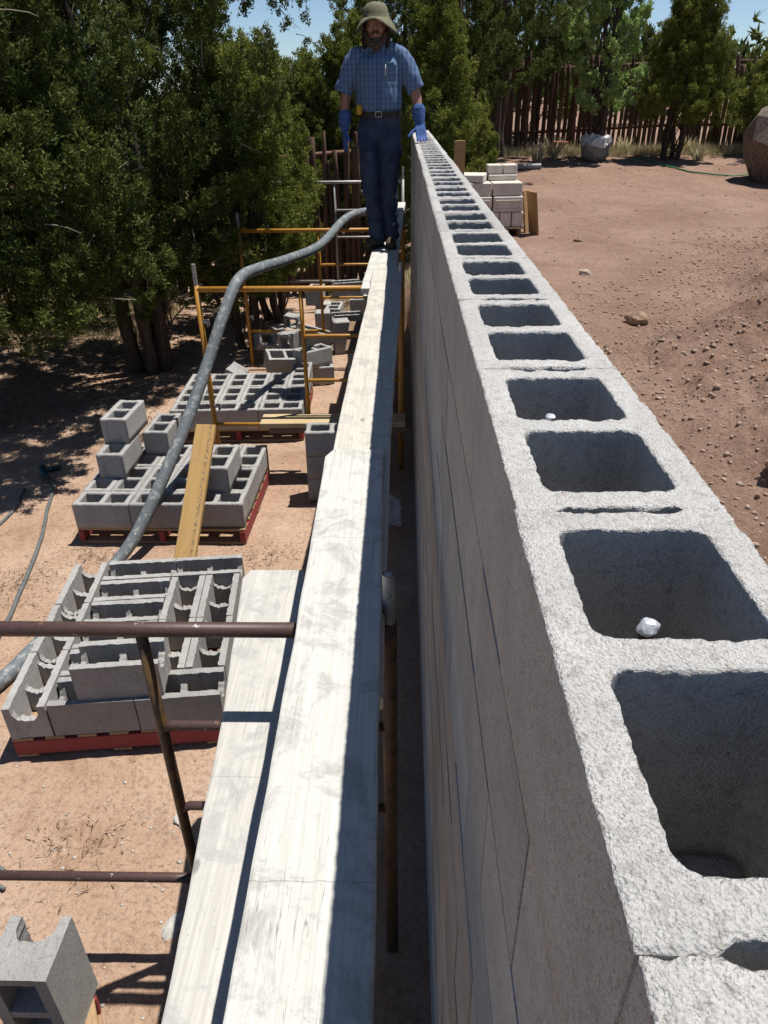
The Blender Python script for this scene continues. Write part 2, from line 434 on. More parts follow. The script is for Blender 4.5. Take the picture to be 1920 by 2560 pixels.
def block_mesh(name, step=None, seed=0, amp=0.0015):
    loops = [np.array(L) for L in block_loops()]
    if step is None:
        pts = []; rows = [0, -BH]
    else:
        loops = [resample(L, step) for L in loops]
        g = np.stack(np.meshgrid(np.arange(-0.2, 0.2, step), np.arange(-0.1, 0.1, step)), -1).reshape(-1, 2)
        g = g + rng.uniform(-0.3, 0.3, g.shape)*step
        ok = inside(g, loops[0])
        for L in loops[1:]: ok &= ~inside(g, L)
        allp = np.concatenate(loops)
        d = np.array([np.min(np.hypot(allp[:, 0]-p[0], allp[:, 1]-p[1])) for p in g])
        pts = g[ok & (d > step*0.55)]
        rows = [0.0]; z = 0.0; s = step
        while z > -BH: z -= s; s *= 1.18; rows.append(max(z, -BH))
    vo, fo, nb = cdt(loops, pts)
    assert len(vo) == nb+len(pts)
    V = [np.column_stack([vo, np.zeros(len(vo))])]; F = []; n = len(vo)
    a2 = np.cross(vo[fo[:, 1]]-vo[fo[:, 0]], vo[fo[:, 2]]-vo[fo[:, 0]])
    fo = np.where(a2[:, None] < 0, fo[:, ::-1], fo)
    F += [tuple(f) for f in fo]
    base = 0; first = True; bottoms = []
    for L in loops:
        k = len(L); prev = np.arange(base, base+k)
        area = 0.5*np.sum(L[:, 0]*np.roll(L[:, 1], -1)-np.roll(L[:, 0], -1)*L[:, 1])
        flip = (area > 0) == first
        for z in rows[1:]:
            V.append(np.column_stack([L, np.full(k, z)])); cur = np.arange(n, n+k); n += k
            for i in range(k):
                j = (i+1) % k
                q = (prev[i], cur[i], cur[j], prev[j])
                F.append(q if flip else q[::-1])
            prev = cur
        bottoms.append(prev); base += k; first = False
    vb, fb, _ = cdt(loops, [])
    mp = np.concatenate(bottoms)
    a2 = np.cross(vb[fb[:, 1]]-vb[fb[:, 0]], vb[fb[:, 2]]-vb[fb[:, 0]])
    fb = np.where(a2[:, None] > 0, fb[:, ::-1], fb)
    F += [tuple(mp[i] for i in f) for f in fb]
    V = np.concatenate(V)
    if step is not None:
        P = V + seed*3.7
        r = np.stack([vnoise(P, 260, 1+seed), vnoise(P, 260, 2+seed), vnoise(P, 260, 3+seed)], -1)*0.6
        r += np.stack([vnoise(P, 95, 4+seed), vnoise(P, 95, 5+seed), vnoise(P, 95, 6+seed)], -1)*0.8
        allp = np.concatenate(loops)
        dist = np.empty(len(V))
        for i0 in range(0, len(V), 2000):
            q = V[i0:i0+2000]
            dist[i0:i0+2000] = np.min(np.hypot(q[:, 0, None]-allp[None, :, 0], q[:, 1, None]-allp[None, :, 1]), 1)
        topm = np.exp(V[:, 2]/0.008)                      # roughness fades below the rim
        face = np.where(V[:, 2] > -1e-6, 0.65+0.6*np.exp(-dist/0.005), 0.12+0.95*topm)
        V = V + r*amp*face[:, None]
        rim = np.exp(-dist/0.0045)*(V[:, 2] > -0.004)
        chip = np.clip(vnoise(P, 38, 31+seed)-0.25, 0, 1)*0.0055 + np.clip(vnoise(P, 120, 41+seed), 0, 1)*0.0022
        V[:, 2] -= rim*chip
    V[:, 2] += BH
    return np_mesh(name, V, F, step is not None)

def bond_mesh(name, seed):
    """bond beam block: two tall face shells joined by three saddle shaped webs"""
    bm = bmesh.new(); r = random.Random(seed)
    for s in (-1, 1):
        n = 22; y0, y1 = s*0.097, s*0.063
        rows = []
        for i in range(n+1):
            x = -BL/2+BL*i/n
            e = (r.uniform(-0.0035, 0.003), r.uniform(-0.006, 0.002))
            rows.append([bm.verts.new(p) for p in ((x, y0, 0), (x, y0, BH+r.uniform(-0.0015, 0.001)), (x, y1+s*e[0], BH+e[1]*0.6), (x, y1+s*e[0]-s*0.002, BH*0.6), (x, y1-s*0.004, 0))])
        for i in range(n):
            a, b = rows[i], rows[i+1]
            for k in range(5):
                q = (a[k], a[(k+1) % 5], b[(k+1) % 5], b[k]); bm.faces.new(q if s < 0 else q[::-1])
        bm.faces.new(rows[0] if s > 0 else rows[0][::-1]); bm.faces.new(rows[-1][::-1] if s > 0 else rows[-1])
    for cx, t, top in ((-0.1815, 0.030, 0.112), (0.0, 0.032, 0.110), (0.1815, 0.030, 0.112)):
        n = 12; rows = []
        for i in range(n+1):
            y = -0.068+0.136*i/n; u = abs(y)/0.068
            z = top + (0.150-top+0.018)*u**4 + r.uniform(-0.006, 0.006)
            z2 = z + r.uniform(-0.010, 0.008)
            xl, xr = cx-t/2, cx+t/2
            rows.append([bm.verts.new(p) for p in ((xl, y, 0.002), (xl+r.uniform(-.002, .002), y, z), (xr+r.uniform(-.002, .002), y, z2), (xr, y, 0.002))])
        for i in range(n):
            a, b = rows[i], rows[i+1]
            for k in range(4): bm.faces.new((a[k], b[k], b[(k+1) % 4], a[(k+1) % 4]))
        bm.faces.new(rows[0]); bm.faces.new(rows[-1][::-1])
    bmesh.ops.recalc_face_normals(bm, faces=bm.faces)
    return bm_mesh(name, bm)

ME_LOW = block_mesh('block')
ME_MID = block_mesh('block', 0.011, 5, 0.0018)
ME_PAL = [block_mesh('concrete_block', 0.016, 20+k, 0.0016) for k in range(3)]
ME_BOND = [bond_mesh('bond_beam_block', k) for k in range(4)]
ME_LOW.materials.append(M_TOP); ME_MID.materials.append(M_TOP)
for m in ME_PAL+ME_BOND: m.materials.append(M_CMU)

# ------------------------------------------------------------------ the block wall
wall = tag(empty('block_wall', (0.097, 4.0, 0)), 'long grey hollow concrete block wall running away from the viewer, its open cells on top', 'wall')
foot = box('footing', (0.20, 10.9, 0.04), (0.0, 0.0, 0), plain('footing_concrete', (0.4, 0.39, 0.37), 0.95, 0.2, 30, 0.2, 0, 0.01), wall, 0.004, (0, 0.15, 0.0))
NC = 12
for c in range(NC):
    top = (c == NC-1)
    zb = 0.02+0.2*c+0.003
    for k in range(-3, 24):
        yc = (0.4*k+0.2) + (0 if (NC-1-c) % 2 == 0 else 0.2)
        if yc > 9.25 or yc < -1.1: continue
        if top and -1.0 < yc < 0.9: me = block_mesh('block', 0.0036, k+9, 0.0010); me.materials.append(M_TOP)
        elif top and yc < 2.1: me = block_mesh('block', 0.006, k+9, 0.0012); me.materials.append(M_TOP)
        elif top: me = ME_MID
        else: me = ME_LOW
        jit = random.uniform(-0.0018, 0.0018) if top else random.uniform(-0.0016, 0.0012)
        if top and k in (-1, 0): jit = -0.0012*(k+1)
        o = link('block', me, None, wall, (jit, yc-4.0, zb+random.uniform(-0.001, 0.001)), (0, 0, math.pi/2+random.uniform(-0.0012, 0.0012)+(math.pi if random.random() < .5 else 0)))
        if top: o.scale = (1.0062, 1, 1)

M_BED = plain('mortar', (0.50, 0.49, 0.47), 0.95, 0.2, 50, 0.2, 0, 0.004)
for c in range(1, NC):
    for sx_m in (-1, 1):
        b = box_bm((0.0265, 10.30, 0.0065), (sx_m*(0.097-0.0012-0.01325), 0.10, 0.02+0.2*c), 0.0)
        link('mortar_bed', bm_mesh('mortar_bed', b), M_BED, wall)
# rebar ends wrapped in foil standing in two cells
for (x, y, z, lab) in ((0.081, 0.254, WT-0.018, 'crumpled foil capped rebar end standing in the larger nearer wall cell'), (0.088, 0.705, WT-0.034, 'small crumpled foil capped rebar end in the farther wall cell')):
    t = tag(empty('rebar_end', (x, y, z-0.32)), lab, 'rebar')
    tube('bar', [(0, 0, 0), (0, 0, 0.15), (0.002, 0, 0.31)], 0.0065, plain('rusty_bar', (0.10, 0.06, 0.045), 0.8), t, 8)
    bm = bmesh.new(); bmesh.ops.create_icosphere(bm, subdivisions=3, radius=0.0078)
    for v in bm.verts:
        n = fbm(np.array([v.co])*1.0+x*9, 110, 3, 3)[0]; v.co *= 1+0.30*n; v.co.z *= 0.8
    link('foil_cap', bm_mesh('foil_cap', bm), M_FOIL, t, (0.002, 0, 0.315))

# ------------------------------------------------------------------ planks
def plank(name, x0, x1, y0, y1, ztop, th, mat, label, bend=None, zend=None, taper=None, chamfer=0.0, seg=60, seed=0):
    cx, cy = (x0+x1)/2, (y0+y1)/2; w = x1-x0; r = 0.006
    prof = [(-w/2+r, 0), (-w/4, 0), (0, 0), (w/4, 0), (w/2-r, 0), (w/2-r*0.25, -r*0.3), (w/2, -r), (w/2, -th+r), (w/2-r, -th), (-w/2+r, -th), (-w/2, -th+r), (-w/2, -r), (-w/2+r*0.25, -r*0.3)]
    V = []; F = []; k = len(prof); ys = np.linspace(y0, y1, seg+1)
    for i, y in enumerate(ys):
        u = (y-y0)/(y1-y0); bx = np.interp(y, *bend) if bend else 0.0
        wz = np.interp(u, (0, 1), (ztop, zend if zend is not None else ztop))
        q = np.array([[y*1.0, seed*3.1, 0.]]); el = 0.0022*fbm(q, 6, 3, 1)[0]; er = 0.0022*fbm(q+7, 6, 3, 2)[0]
        ch = 0.0
        if chamfer: ch = max(0.0, (y-(y1-chamfer))/chamfer)
        for (px, pz) in prof:
            e = el if px < -w/2+2*r else (er if px > w/2-2*r else 0)
            xx = px+e
            if ch and px < -w/4: xx = px + (ch**2)*0.025*(1 if px < -w/2+2*r else 0)
            V.append((xx+bx, y-cy, pz+wz-ztop))
        if i:
            a = (i-1)*k; b = i*k
            F += [(a+j, a+(j+1) % k, b+(j+1) % k, b+j) for j in range(k)]
    F.append(tuple(range(k-1, -1, -1))); F.append(tuple(range(seg*k, seg*k+k)))
    o = link(name, np_mesh(name, V, [f[::-1] for f in F]), mat, None, (cx, cy, ztop))
    return tag(o, label, 'plank')
plank('scaffold_plank', -0.372, -0.158, -1.1, 2.26, 1.611, 0.040, M_PLANKA, 'nearest whitish plank on top of the scaffold, half shaded beside the wall', bend=([-1.1, 0.4, 1.3, 2.26], [0.012, 0.010, 0.0, -0.018]), chamfer=0.05, seed=1)
plank('scaffold_plank', -0.372, -0.150, 1.02, 5.62, 1.571, 0.040, M_PLANKB, 'middle stained plank whose near end lies under the nearest plank', bend=([1, 2.4, 3.4, 4.4, 5.6], [0.0, 0.0, 0.012, 0.035, 0.042]), zend=1.6115, seed=2)
plank('scaffold_plank', -0.405, -0.165, 5.05, 9.9, 1.5715, 0.040, M_PLANKA, 'farthest white plank on which the man in the hat stands', bend=([5, 9.9], [0.0, 0.10]), seed=3)
plank('scaffold_plank', -0.700, -0.470, -1.1, 2.03, 1.223, 0.040, M_PLANKC, 'lower stained plank left of the nearest plank with a purple tinged end', bend=([-1.1, 0.5, 1.3, 2.03], [0.215, 0.135, 0.08, 0.0]), chamfer=0.03, seed=4)

# ------------------------------------------------------------------ scaffold frames
def scaffold(y, x0, x1, xi, zt, mat, label, zb=None, pin=True, zg=0.0):
    t = tag(empty('scaffold', ((x0+x1)/2, y, zg)), label, 'scaffold frame', 'scaffold frames carrying the planks')
    X0, X1, XI = x0-(x0+x1)/2, x1-(x0+x1)/2, xi-(x0+x1)/2
    zt -= zg; zb = 0.41; R = 0.0215
    for xx in (X0, X1):
        l = tube('leg', [(xx, 0, 0), (xx, 0, zt*0.5), (xx, 0, zt+0.03)], R, M_RUST if mat == M_BRN and xx == X1 else mat, t, 14)
        p = MB().add(tube_vf([(xx, 0, zt+0.02), (xx, 0, zt+0.185)], 0.0165, 12, caps=False)).add(tube_vf([(xx, 0, zt+0.185), (xx, 0, zt+0.02)], 0.0125, 12, caps=True))
        p.add(tube_vf([(xx, -0.0185, zt+0.125), (xx, -0.015, zt+0.125)], 0.007, 8)).build('coupling_pin', M_GRYM, t)
    tube('top_rail', [(X0, 0, zt), (0, 0, zt), (X1, 0, zt)], 0.021, mat, t, 14)
    tube('bottom_rail', [(X0, 0, zb), (0, 0, zb), (XI+0.02, 0, zb)], 0.0165, mat, t, 12)
    tube('inner_post', [(XI, 0, zb-0.01), (XI, 0, 1.0), (XI, 0, zt-0.01)], 0.0165, M_RUST if mat == M_BRN else mat, t, 12)
    for zr in (zt-0.36, zt-0.72):
        tube('rung', [(XI+0.008, 0, zr-0.012), (XI+0.03, 0, zr), (0.3, 0, zr), (X1, 0, zr)], 0.0145, mat, t, 10)
    for zr in (zt-0.24, zt-0.93):
        b = box_bm((0.045, 0.03, 0.028), (X0+0.038, -0.012, zr), 0.006)
        box_bm((0.012, 0.05, 0.05), (X0+0.058, -0.014, zr-0.012), (0.003), 1, b)
        link('brace_latch', bm_mesh('brace_latch', b), M_GRYM, t)
    return t
scaffold(1.33, -1.66, -0.14, -0.815, 1.510, M_BRN, 'dark brown scaffold frame nearest the viewer, its pipes splashed with mortar')
scaffold(5.33, -1.66, -0.115, -0.875, 1.510, M_YEL, 'yellow scaffold frame standing just behind the middle pallet of blocks')
scaffold(8.08, -1.885, -0.10, -1.02, 1.510, M_YEL, 'yellow scaffold frame beside the scattered blocks, third from the viewer')
scaffold(10.7, -2.0, -0.10, -1.05, 1.74, M_GRYM, 'farthest grey scaffold frame in front of the left pole fence')

# ------------------------------------------------------------------ pallets and their blocks
def pallet(name, fl, rz, w, d, along_x, label):
    t = tag(empty(name, (fl[0], fl[1], 0), rz), label, 'pallet')
    H = 0.13
    if along_x:
        for k, yy in enumerate((0.02, d/2, d-0.02)): box('stringer', (w, 0.04, 0.088), (w/2, yy, 0.016+0.044), M_RED, t, 0.003)
        n = 7
        for k in range(n):
            xx = 0.05+(w-0.1)*k/(n-1); ww = 0.09 if k else 0.10
            box('deck_slat', (ww, d, 0.018), (xx, d/2, 0.105+0.0092), M_SLAT, t, 0.002)
            if k % 3 == 0: box('base_slat', (ww, d, 0.0155), (xx, d/2, 0.0078), M_SLAT, t, 0.002)
    else:
        for k, xx in enumerate((0.02, w/2, w-0.02)): box('stringer', (0.04, d, 0.088), (xx, d/2, 0.016+0.044), M_RED, t, 0.003)
        n = 7
        for k in range(n):
            yy = 0.05+(d-0.1)*k/(n-1)
            box('deck_slat', (w, 0.09, 0.018), (w/2, yy, 0.105+0.0092), M_SLAT, t, 0.002)
            if k % 3 == 0: box('base_slat', (w, 0.09, 0.0155), (w/2, yy, 0.0078), M_SLAT, t, 0.002)
    return t
BZ = 0.1236
def put_block(fl, rz, u, v, z, along, label, group, bond=False, tilt=(0, 0)):
    c, s = math.cos(rz), math.sin(rz)
    x, y = fl[0]+u*c-v*s, fl[1]+u*s+v*c
    me = random.choice(ME_BOND if bond else ME_PAL)
    a = rz + (0 if along == 'x' else math.pi/2) + random.uniform(-0.008, 0.008)
    o = link('bond_beam_block' if bond else 'concrete_block', me, None, None, (x, y, z), (tilt[0], tilt[1], a))
    return tag(o, label, 'concrete block', group)
ORD = ['first', 'second', 'third', 'fourth', 'fifth', 'sixth']
# near pallet: bond beam blocks
P1, R1 = (-1.965, 2.20), math.radians(6)
pallet('pallet', P1, R1, 1.0, 1.2, True, 'red edged wooden pallet under the nearest layer of notched bond beam blocks')
G1 = 'bond beam blocks on the near pallet'
for i in range(3): put_block(P1, R1, 0.098, 0.20+0.402*i, BZ, 'y', 'notched block in the leftmost column of the near pallet, %s from the front' % ORD[i], G1, True)
for i in range(2): put_block(P1, R1, 0.405+0.402*i, 0.100, BZ, 'x', 'notched bond beam block at the %s of the front row of the near pallet' % ('left' if i == 0 else 'right end'), G1, True)
for i in range(2): put_block(P1, R1, 0.405+0.402*i, 1.115, BZ, 'x', 'notched bond beam block at the %s of the back row of the near pallet' % ('left' if i == 0 else 'right end'), G1, True)
for i in range(4): put_block(P1, R1, 0.405, 0.305+0.2015*i, BZ, 'x', 'notched block lying crosswise on the near pallet, %s behind its front row' % ORD[i], G1, True)
for j in range(2):
    for i in range(2): put_block(P1, R1, 0.71+0.2*j, 0.407+0.402*i, BZ, 'y', 'notched block lengthwise in the %s column of the near pallet, %s half' % (('second from right', 'rightmost')[j], ('front', 'back')[i]), G1, True)
put_block(P1, R1, 0.545, 0.12, BZ+BH+0.002, 'x', 'single bond beam block stacked on top of the near pallet layer', G1, True)
# middle pallet
P2, R2 = (-2.415, 4.135), math.radians(-0.8)
pallet('pallet', P2, R2, 1.2, 1.0, False, 'red sided wooden pallet under the middle stack of hollow blocks')
G2 = 'hollow blocks on the middle pallet'
for i in range(3): put_block(P2, R2+0.01*i, 0.20+0.401*i, 0.100, BZ, 'x', 'hollow block in the front row of the middle pallet, %s' % ('at its left end', 'in its middle behind the hose', 'at its right end')[i], G2)
for j in range(6):
    for i in range(2): put_block(P2, R2, 0.098+0.2005*j, 0.404+0.402*i, BZ, 'y', 'hollow block on the middle pallet, %s column from left, %s half' % (ORD[j], ('front', 'back')[i]), G2)
put_block(P2, R2, 0.16, 0.59, BZ+BH+0.002, 'y', 'lower of two hollow blocks stacked at the left corner of the middle pallet', G2)
put_block(P2, R2-0.02, 0.145, 0.79, BZ+2*(BH+0.002), 'y', 'topmost hollow block of the stack at the left corner of the middle pallet', G2)
put_block(P2, R2, 0.37, 1.00, BZ+BH+0.002, 'y', 'hollow block stacked second from left at the back of the middle pallet', G2)
put_block(P2, R2, 0.985, 0.385, BZ+BH+0.002, 'y', 'hollow block stacked right of the leaning yellow board on the middle pallet', G2)
# far pallet
P3, R3 = (-2.215, 5.86), math.radians(2.0)
pallet('pallet', P3, R3, 1.2, 1.2, False, 'red sided pallet behind the yellow frame, third from the viewer')
G3 = 'hollow blocks on the far pallet'
for i in range(3): put_block(P3, R3, 0.20+0.401*i, 0.100, BZ, 'x', 'hollow block in the front row of the far pallet, %s' % ('at its left end', 'in its middle', 'at its right end')[i], G3)
for j in range(6):
    for i in range(2): put_block(P3, R3, 0.098+0.2005*j, 0.404+0.402*i, BZ, 'y', 'hollow block on the far pallet, %s column from left, %s half' % (ORD[j], ('front', 'back')[i]), G3)
put_block(P3, R3, 1.10, 1.13, BZ, 'y', 'hollow block at the back right corner of the far pallet', G3)
# corner pallet in the lower left
P0, R0 = (-1.50, -0.30), math.radians(30)
pallet('pallet', P0, R0, 1.0, 1.06, True, 'pink edged pallet in the lower left corner of the view')
G0 = 'bond beam blocks on the corner pallet'
o = tag(link('bond_beam_block', ME_BOND[0], None, None, (-1.245, 0.93, BZ+BL/2+0.001), (0, 0, 0)), 'bond beam block standing on end with its notch up in the lower left corner', 'concrete block', G0)
o.rotation_euler = Matrix(((0, -1, 0), (0, 0, 1), (-1, 0, 0))).to_euler(); o.rotation_euler.rotate_axis('X', 0)
put_block(P0, R0, 0.88, 0.62, BZ, 'x', 'bond beam block lying in front of the standing one in the lower left corner', G0, True)

# scattered blocks beyond the far pallet
GS = 'loose blocks scattered before the left fence'
def loose(x, y, z, rot, label, bond=False):
    return tag(link('bond_beam_block' if bond else 'concrete_block', random.choice(ME_BOND if bond else ME_PAL), None, None, (x, y, z), rot), label, 'concrete block', GS)
R90 = math.pi/2
loose(-1.86, 7.22, 0.03, (0.25, -1.08, -0.5), 'block tipped up on end, leaning behind the far pallet')
loose(-2.02, 7.02, 0.002, (0, 0, 0.25), 'block lying flat in tree shade behind the left half of the far pallet')
loose(-1.42, 7.45, 0.17, (0.35, 0.12, 0.4), 'tilted block showing an open cell just behind the far pallet')
loose(-1.30, 7.62, 0.0, (0, 0, -0.3), 'block lying under the tilted one behind the far pallet')
loose(-1.07, 7.50, 0.0, (0, 0, 0.2), 'lower block right of the tilted one behind the far pallet')
loose(-1.09, 7.48, 0.198, (0.0, 0.05, 0.8), 'upper block lying askew right of the tilted one')
for k, (x, y, h, rz, lab) in enumerate(((-1.50, 8.75, 0, 1.4, 'block standing on end in tree shade with its cells facing the viewer'), (-1.22, 9.0, 0, 0.1, 'block standing on end in the scattered heap near the third frame'),
                          (-1.25, 9.45, 0, 0.0, 'lower block of the tallest loose stack near the fence'))):
    loose(x, y, BL/2+0.003, (0, R90, rz), lab)
loose(-1.25, 9.45, BL+0.01, (0, 0, 1.5), 'light edged block topping the tallest loose stack near the fence')
loose(-1.0, 9.35, 0, (0, 0, 1.45), 'base block of the short stack right of the tallest loose stack')
loose(-1.0, 9.35, 0.197, (0, 0, 1.52), 'sunlit block topping the short stack right of the tallest loose stack')
for i in range(2):
    loose(-0.62, 9.75+0.205*i, 0, (0, 0, 0.03), 'lower block of the wide dark stack by the planks, %s' % ('front', 'rear')[i])
    loose(-0.62, 9.75+0.205*i, 0.197, (0, 0, 0.03), 'upper block of the wide dark stack by the planks, %s' % ('front', 'rear')[i])
loose(-0.86, 9.85, 0.394, (0, 0, 0.3), 'bond beam block lying open on the wide dark stack', True)
for (x, y, z, rot, lab, bd) in ((-1.72, 8.35, 0.17, (1.0, 0.25, 0.5), 'block tipped on its side in tree shade left of the heap', False), (-1.46, 7.98, BL/2+0.01, (0.12, R90-0.15, 1.2), 'block on end with dark cells behind the tilted one', False),
        (-1.22, 8.2, 0.0, (0, 0, 0.9), 'block lying crosswise in the middle of the loose heap', False), (-1.20, 8.24, 0.20, (0.10, 0.35, 0.3), 'block sloping across the middle of the loose heap', True),
        (-0.95, 8.55, BL/2+0.004, (0, R90, 0.25), 'block on end at the right of the loose heap by the planks', False), (-1.62, 9.1, 0.0, (0, 0, 0.6), 'block lying at the far left of the loose heap', False),
        (-0.80, 8.95, 0.0, (0, 0, -0.25), 'low block at the foot of the wide dark stack', False), (-0.80, 8.93, 0.197, (0, 0.04, 0.35), 'block askew on the low block before the wide dark stack', True)):
    loose(x, y, z, rot, lab, bd)
# block piers under the planks
GP = 'block piers under the scaffold planks'
for zc in range(3):
    tag(link('concrete_block', ME_PAL[zc], None, None, (-0.64, 4.85, 0.002+zc*0.1965), (0, 0, 0.02*zc)), 'shaded block in the pier under the middle plank, %s' % ('bottom', 'middle', 'top')[zc], 'concrete block', GP)
for zc in range(4):
    tag(link('concrete_block', ME_PAL[zc % 3], None, None, (-0.42, 6.45, 0.002+zc*0.1965), (0, 0, 0.03)), 'shaded block in the farther pier under the brown board, %s from the ground' % ORD[zc], 'concrete block', GP)
o = box('brown_board', (0.44, 0.95, 0.03), (0, 0, 0.015), M_OLDWOOD, None, 0.003, (-0.40, 6.50, 0.79), (0, 0, 0.02)); tag(o, 'short brown board lying on the farther block pier beside the planks', 'board')

# ------------------------------------------------------------------ timber
o = box('timber_beam', (1.16, 0.20, 0.045), (0, 0, 0), M_BEAM, None, 0.004, (-0.66, 5.20, 0.494), (0, 0, 0.01)); tag(o, 'pale timber laid level across the foot of the yellow frame', 'timber')
o = box('timber_beam', (1.10, 0.19, 0.038), (0, 0, 0), M_OLDWOOD, None, 0.004, (-0.62, 5.19, 0.4515), (0, 0, 0.01)); tag(o, 'dark old timber lying under the pale one by the yellow frame', 'timber')
# leaning yellow board with a printed stamp
bb = M_BOARD.copy(); bb.name = 'stamped_board_wood'
nt = bb.node_tree; bs = [n for n in nt.nodes if n.type == 'BSDF_PRINCIPLED'][0]
lk = bs.inputs['Base Color'].links[0].from_socket
tc = nt.nodes.new('ShaderNodeTexCoord'); sx = nt.nodes.new('ShaderNodeSeparateXYZ'); nt.links.new(tc.outputs['Object'], sx.inputs[0])
c1 = nt.nodes.new('ShaderNodeMath'); c1.operation = 'COMPARE'; c1.inputs[1].default_value = 0.042; c1.inputs[2].default_value = 0.010; nt.links.new(sx.outputs[0], c1.inputs[0])
mp = nt.nodes.new('ShaderNodeMapping'); mp.inputs['Scale'].default_value = (110, 42, 1); nt.links.new(tc.outputs['Object'], mp.inputs[0])
wn1 = nt.nodes.new('ShaderNodeTexNoise'); wn1.inputs['Scale'].default_value = 1.0; wn1.inputs['Detail'].default_value = 1; nt.links.new(mp.outputs[0], wn1.inputs['Vector'])
c2 = nt.nodes.new('ShaderNodeMath'); c2.operation = 'GREATER_THAN'; c2.inputs[1].default_value = 0.52; nt.links.new(wn1.outputs[0], c2.inputs[0])
c3 = nt.nodes.new('ShaderNodeMath'); c3.operation = 'MULTIPLY'; nt.links.new(c1.outputs[0], c3.inputs[0]); nt.links.new(c2.outputs[0], c3.inputs[1])
c4 = nt.nodes.new('ShaderNodeMath'); c4.operation = 'MULTIPLY'; c4.inputs[1].default_value = 0.75; nt.links.new(c3.outputs[0], c4.inputs[0])
mxn = nt.nodes.new('ShaderNodeMix'); mxn.data_type = 'RGBA'; nt.links.new(c4.outputs[0], mxn.inputs[0]); nt.links.new(lk, mxn.inputs[6]); mxn.inputs[7].default_value = (0.07, 0.06, 0.06, 1)
nt.links.new(mxn.outputs[2], bs.inputs['Base Color'])
A, B = Vector((-1.556, 3.70, 0.012)), Vector((-1.507, 4.57, 0.715))
d = (B-A); L = d.length; yv = d.normalized(); xv = Vector((1, 0.02, 0.05)); xv = (xv-yv*xv.dot(yv)).normalized(); zv = xv.cross(yv)
o = box('leaning_board', (0.142, L, 0.038), (0, 0, 0), bb, None, 0.004)
o.matrix_world = Matrix(((xv.x, yv.x, zv.x, 0), (xv.y, yv.y, zv.y, 0), (xv.z, yv.z, zv.z, 0), (0, 0, 0, 1))); o.location = (A+B)/2+zv*0.02
tag(o, 'yellow stamped board leaning on the front of the middle pallet', 'board')

# ------------------------------------------------------------------ hose and cords
hp = catmull([(-0.50, 8.35, 1.66), (-0.62, 8.2, 1.655), (-0.743, 7.95, 1.615), (-0.917, 7.2, 1.50), (-1.137, 6.45, 1.51), (-1.255, 5.8, 1.57), (-1.333, 5.33, 1.578), (-1.42, 5.06, 1.37), (-1.511, 4.85, 1.109), (-1.642, 4.5, 0.751), (-1.80, 4.15, 0.405), (-1.93, 3.92, 0.17), (-2.05, 3.72, 0.05), (-2.14, 3.35, 0.042), (-2.21, 2.95, 0.042), (-2.30, 2.62, 0.042), (-2.62, 2.0, 0.042), (-3.3, 1.2, 0.042), (-4.6, 0.6, 0.042), (-6.2, 0.8, 0.042)], 10)
t = tag(empty('concrete_hose', (-1.3, 5.3, 0)), 'thick grey mortar splashed concrete hose curving down from the planks to the dirt', 'hose')
tube('hose_tube', hp-np.array([-1.3, 5.3, 0]), 0.043, M_HOSE, t, 16)
def cord(name, pts, r, mat, label, cat):
    P = catmull(pts, 8); P[:, 2] += gz(P[:, 0], P[:, 1])+r
    c0 = P[0].copy(); c0[2] = gz1(*P[0, :2])
    return tag(tube(name, P-c0, r, mat, None, 8, tuple(c0)), label, cat)
cord('power_cable', [(-3.08, 5.15, 0.02), (-2.97, 4.98, 0), (-2.86, 4.6, 0), (-2.70, 4.1, 0), (-2.58, 3.55, 0), (-2.52, 3.25, 0), (-2.44, 2.7, 0)], 0.014, M_CORD, 'grey cord curving over sunlit dirt left of the pallets', 'cord')
cord('power_cable', [(-3.2, 4.95, 0), (-3.12, 4.6, 0), (-3.15, 4.2, 0), (-3.05, 3.9, 0), (-2.98, 3.5, 0)], 0.011, M_CORD, 'grey cord at the left edge running out of the tree shade', 'cord')
# teal power tool in the tree shade
t = tag(empty('power_drill', (-3.14, 5.2, gz1(-3.14, 5.2)), 0.6), 'teal power drill lying in tree shade at the left', 'power tool')
mt = plain('teal_plastic', (0.012, 0.06, 0.065), 0.5)
MB().add(tube_vf([(0, -0.11, .05), (0, -.09, .05), (0, .06, .052), (0, .10, .05)], [.022, .034, .036, .02], 14)).build('motor_body', mt, t)
MB().add(tube_vf([(0, .03, .05), (.07, .05, .032), (.14, .06, .022)], [.024, .02, .02], 12)).build('handle', mt, t)
MB().add(tube_vf([(0, -.11, .05), (0, -.15, .05), (0, -.155, .05), (0, -.26, .05)], [.018, .016, .006, .006], 10)).build('chuck', plain('dark_steel', (0.05, 0.05, 0.05), 0.4), t)
# rebar offcuts at left
for k, (x, y, rz, lab) in enumerate(((-1.83, 1.66, -0.55, 'upper of two short grey rods on the dirt at the left edge'), (-1.80, 1.57, -0.42, 'lower of two short grey rods on the dirt at the left edge'))):
    o = tube('steel_rod', [(-.11, 0, 0), (0, 0, 0), (.11, 0, 0)], 0.008, M_CORD, None, 8, (x, y, gz1(x, y)+0.008)); o.rotation_euler = (0, 0, rz); tag(o, lab, 'rod')
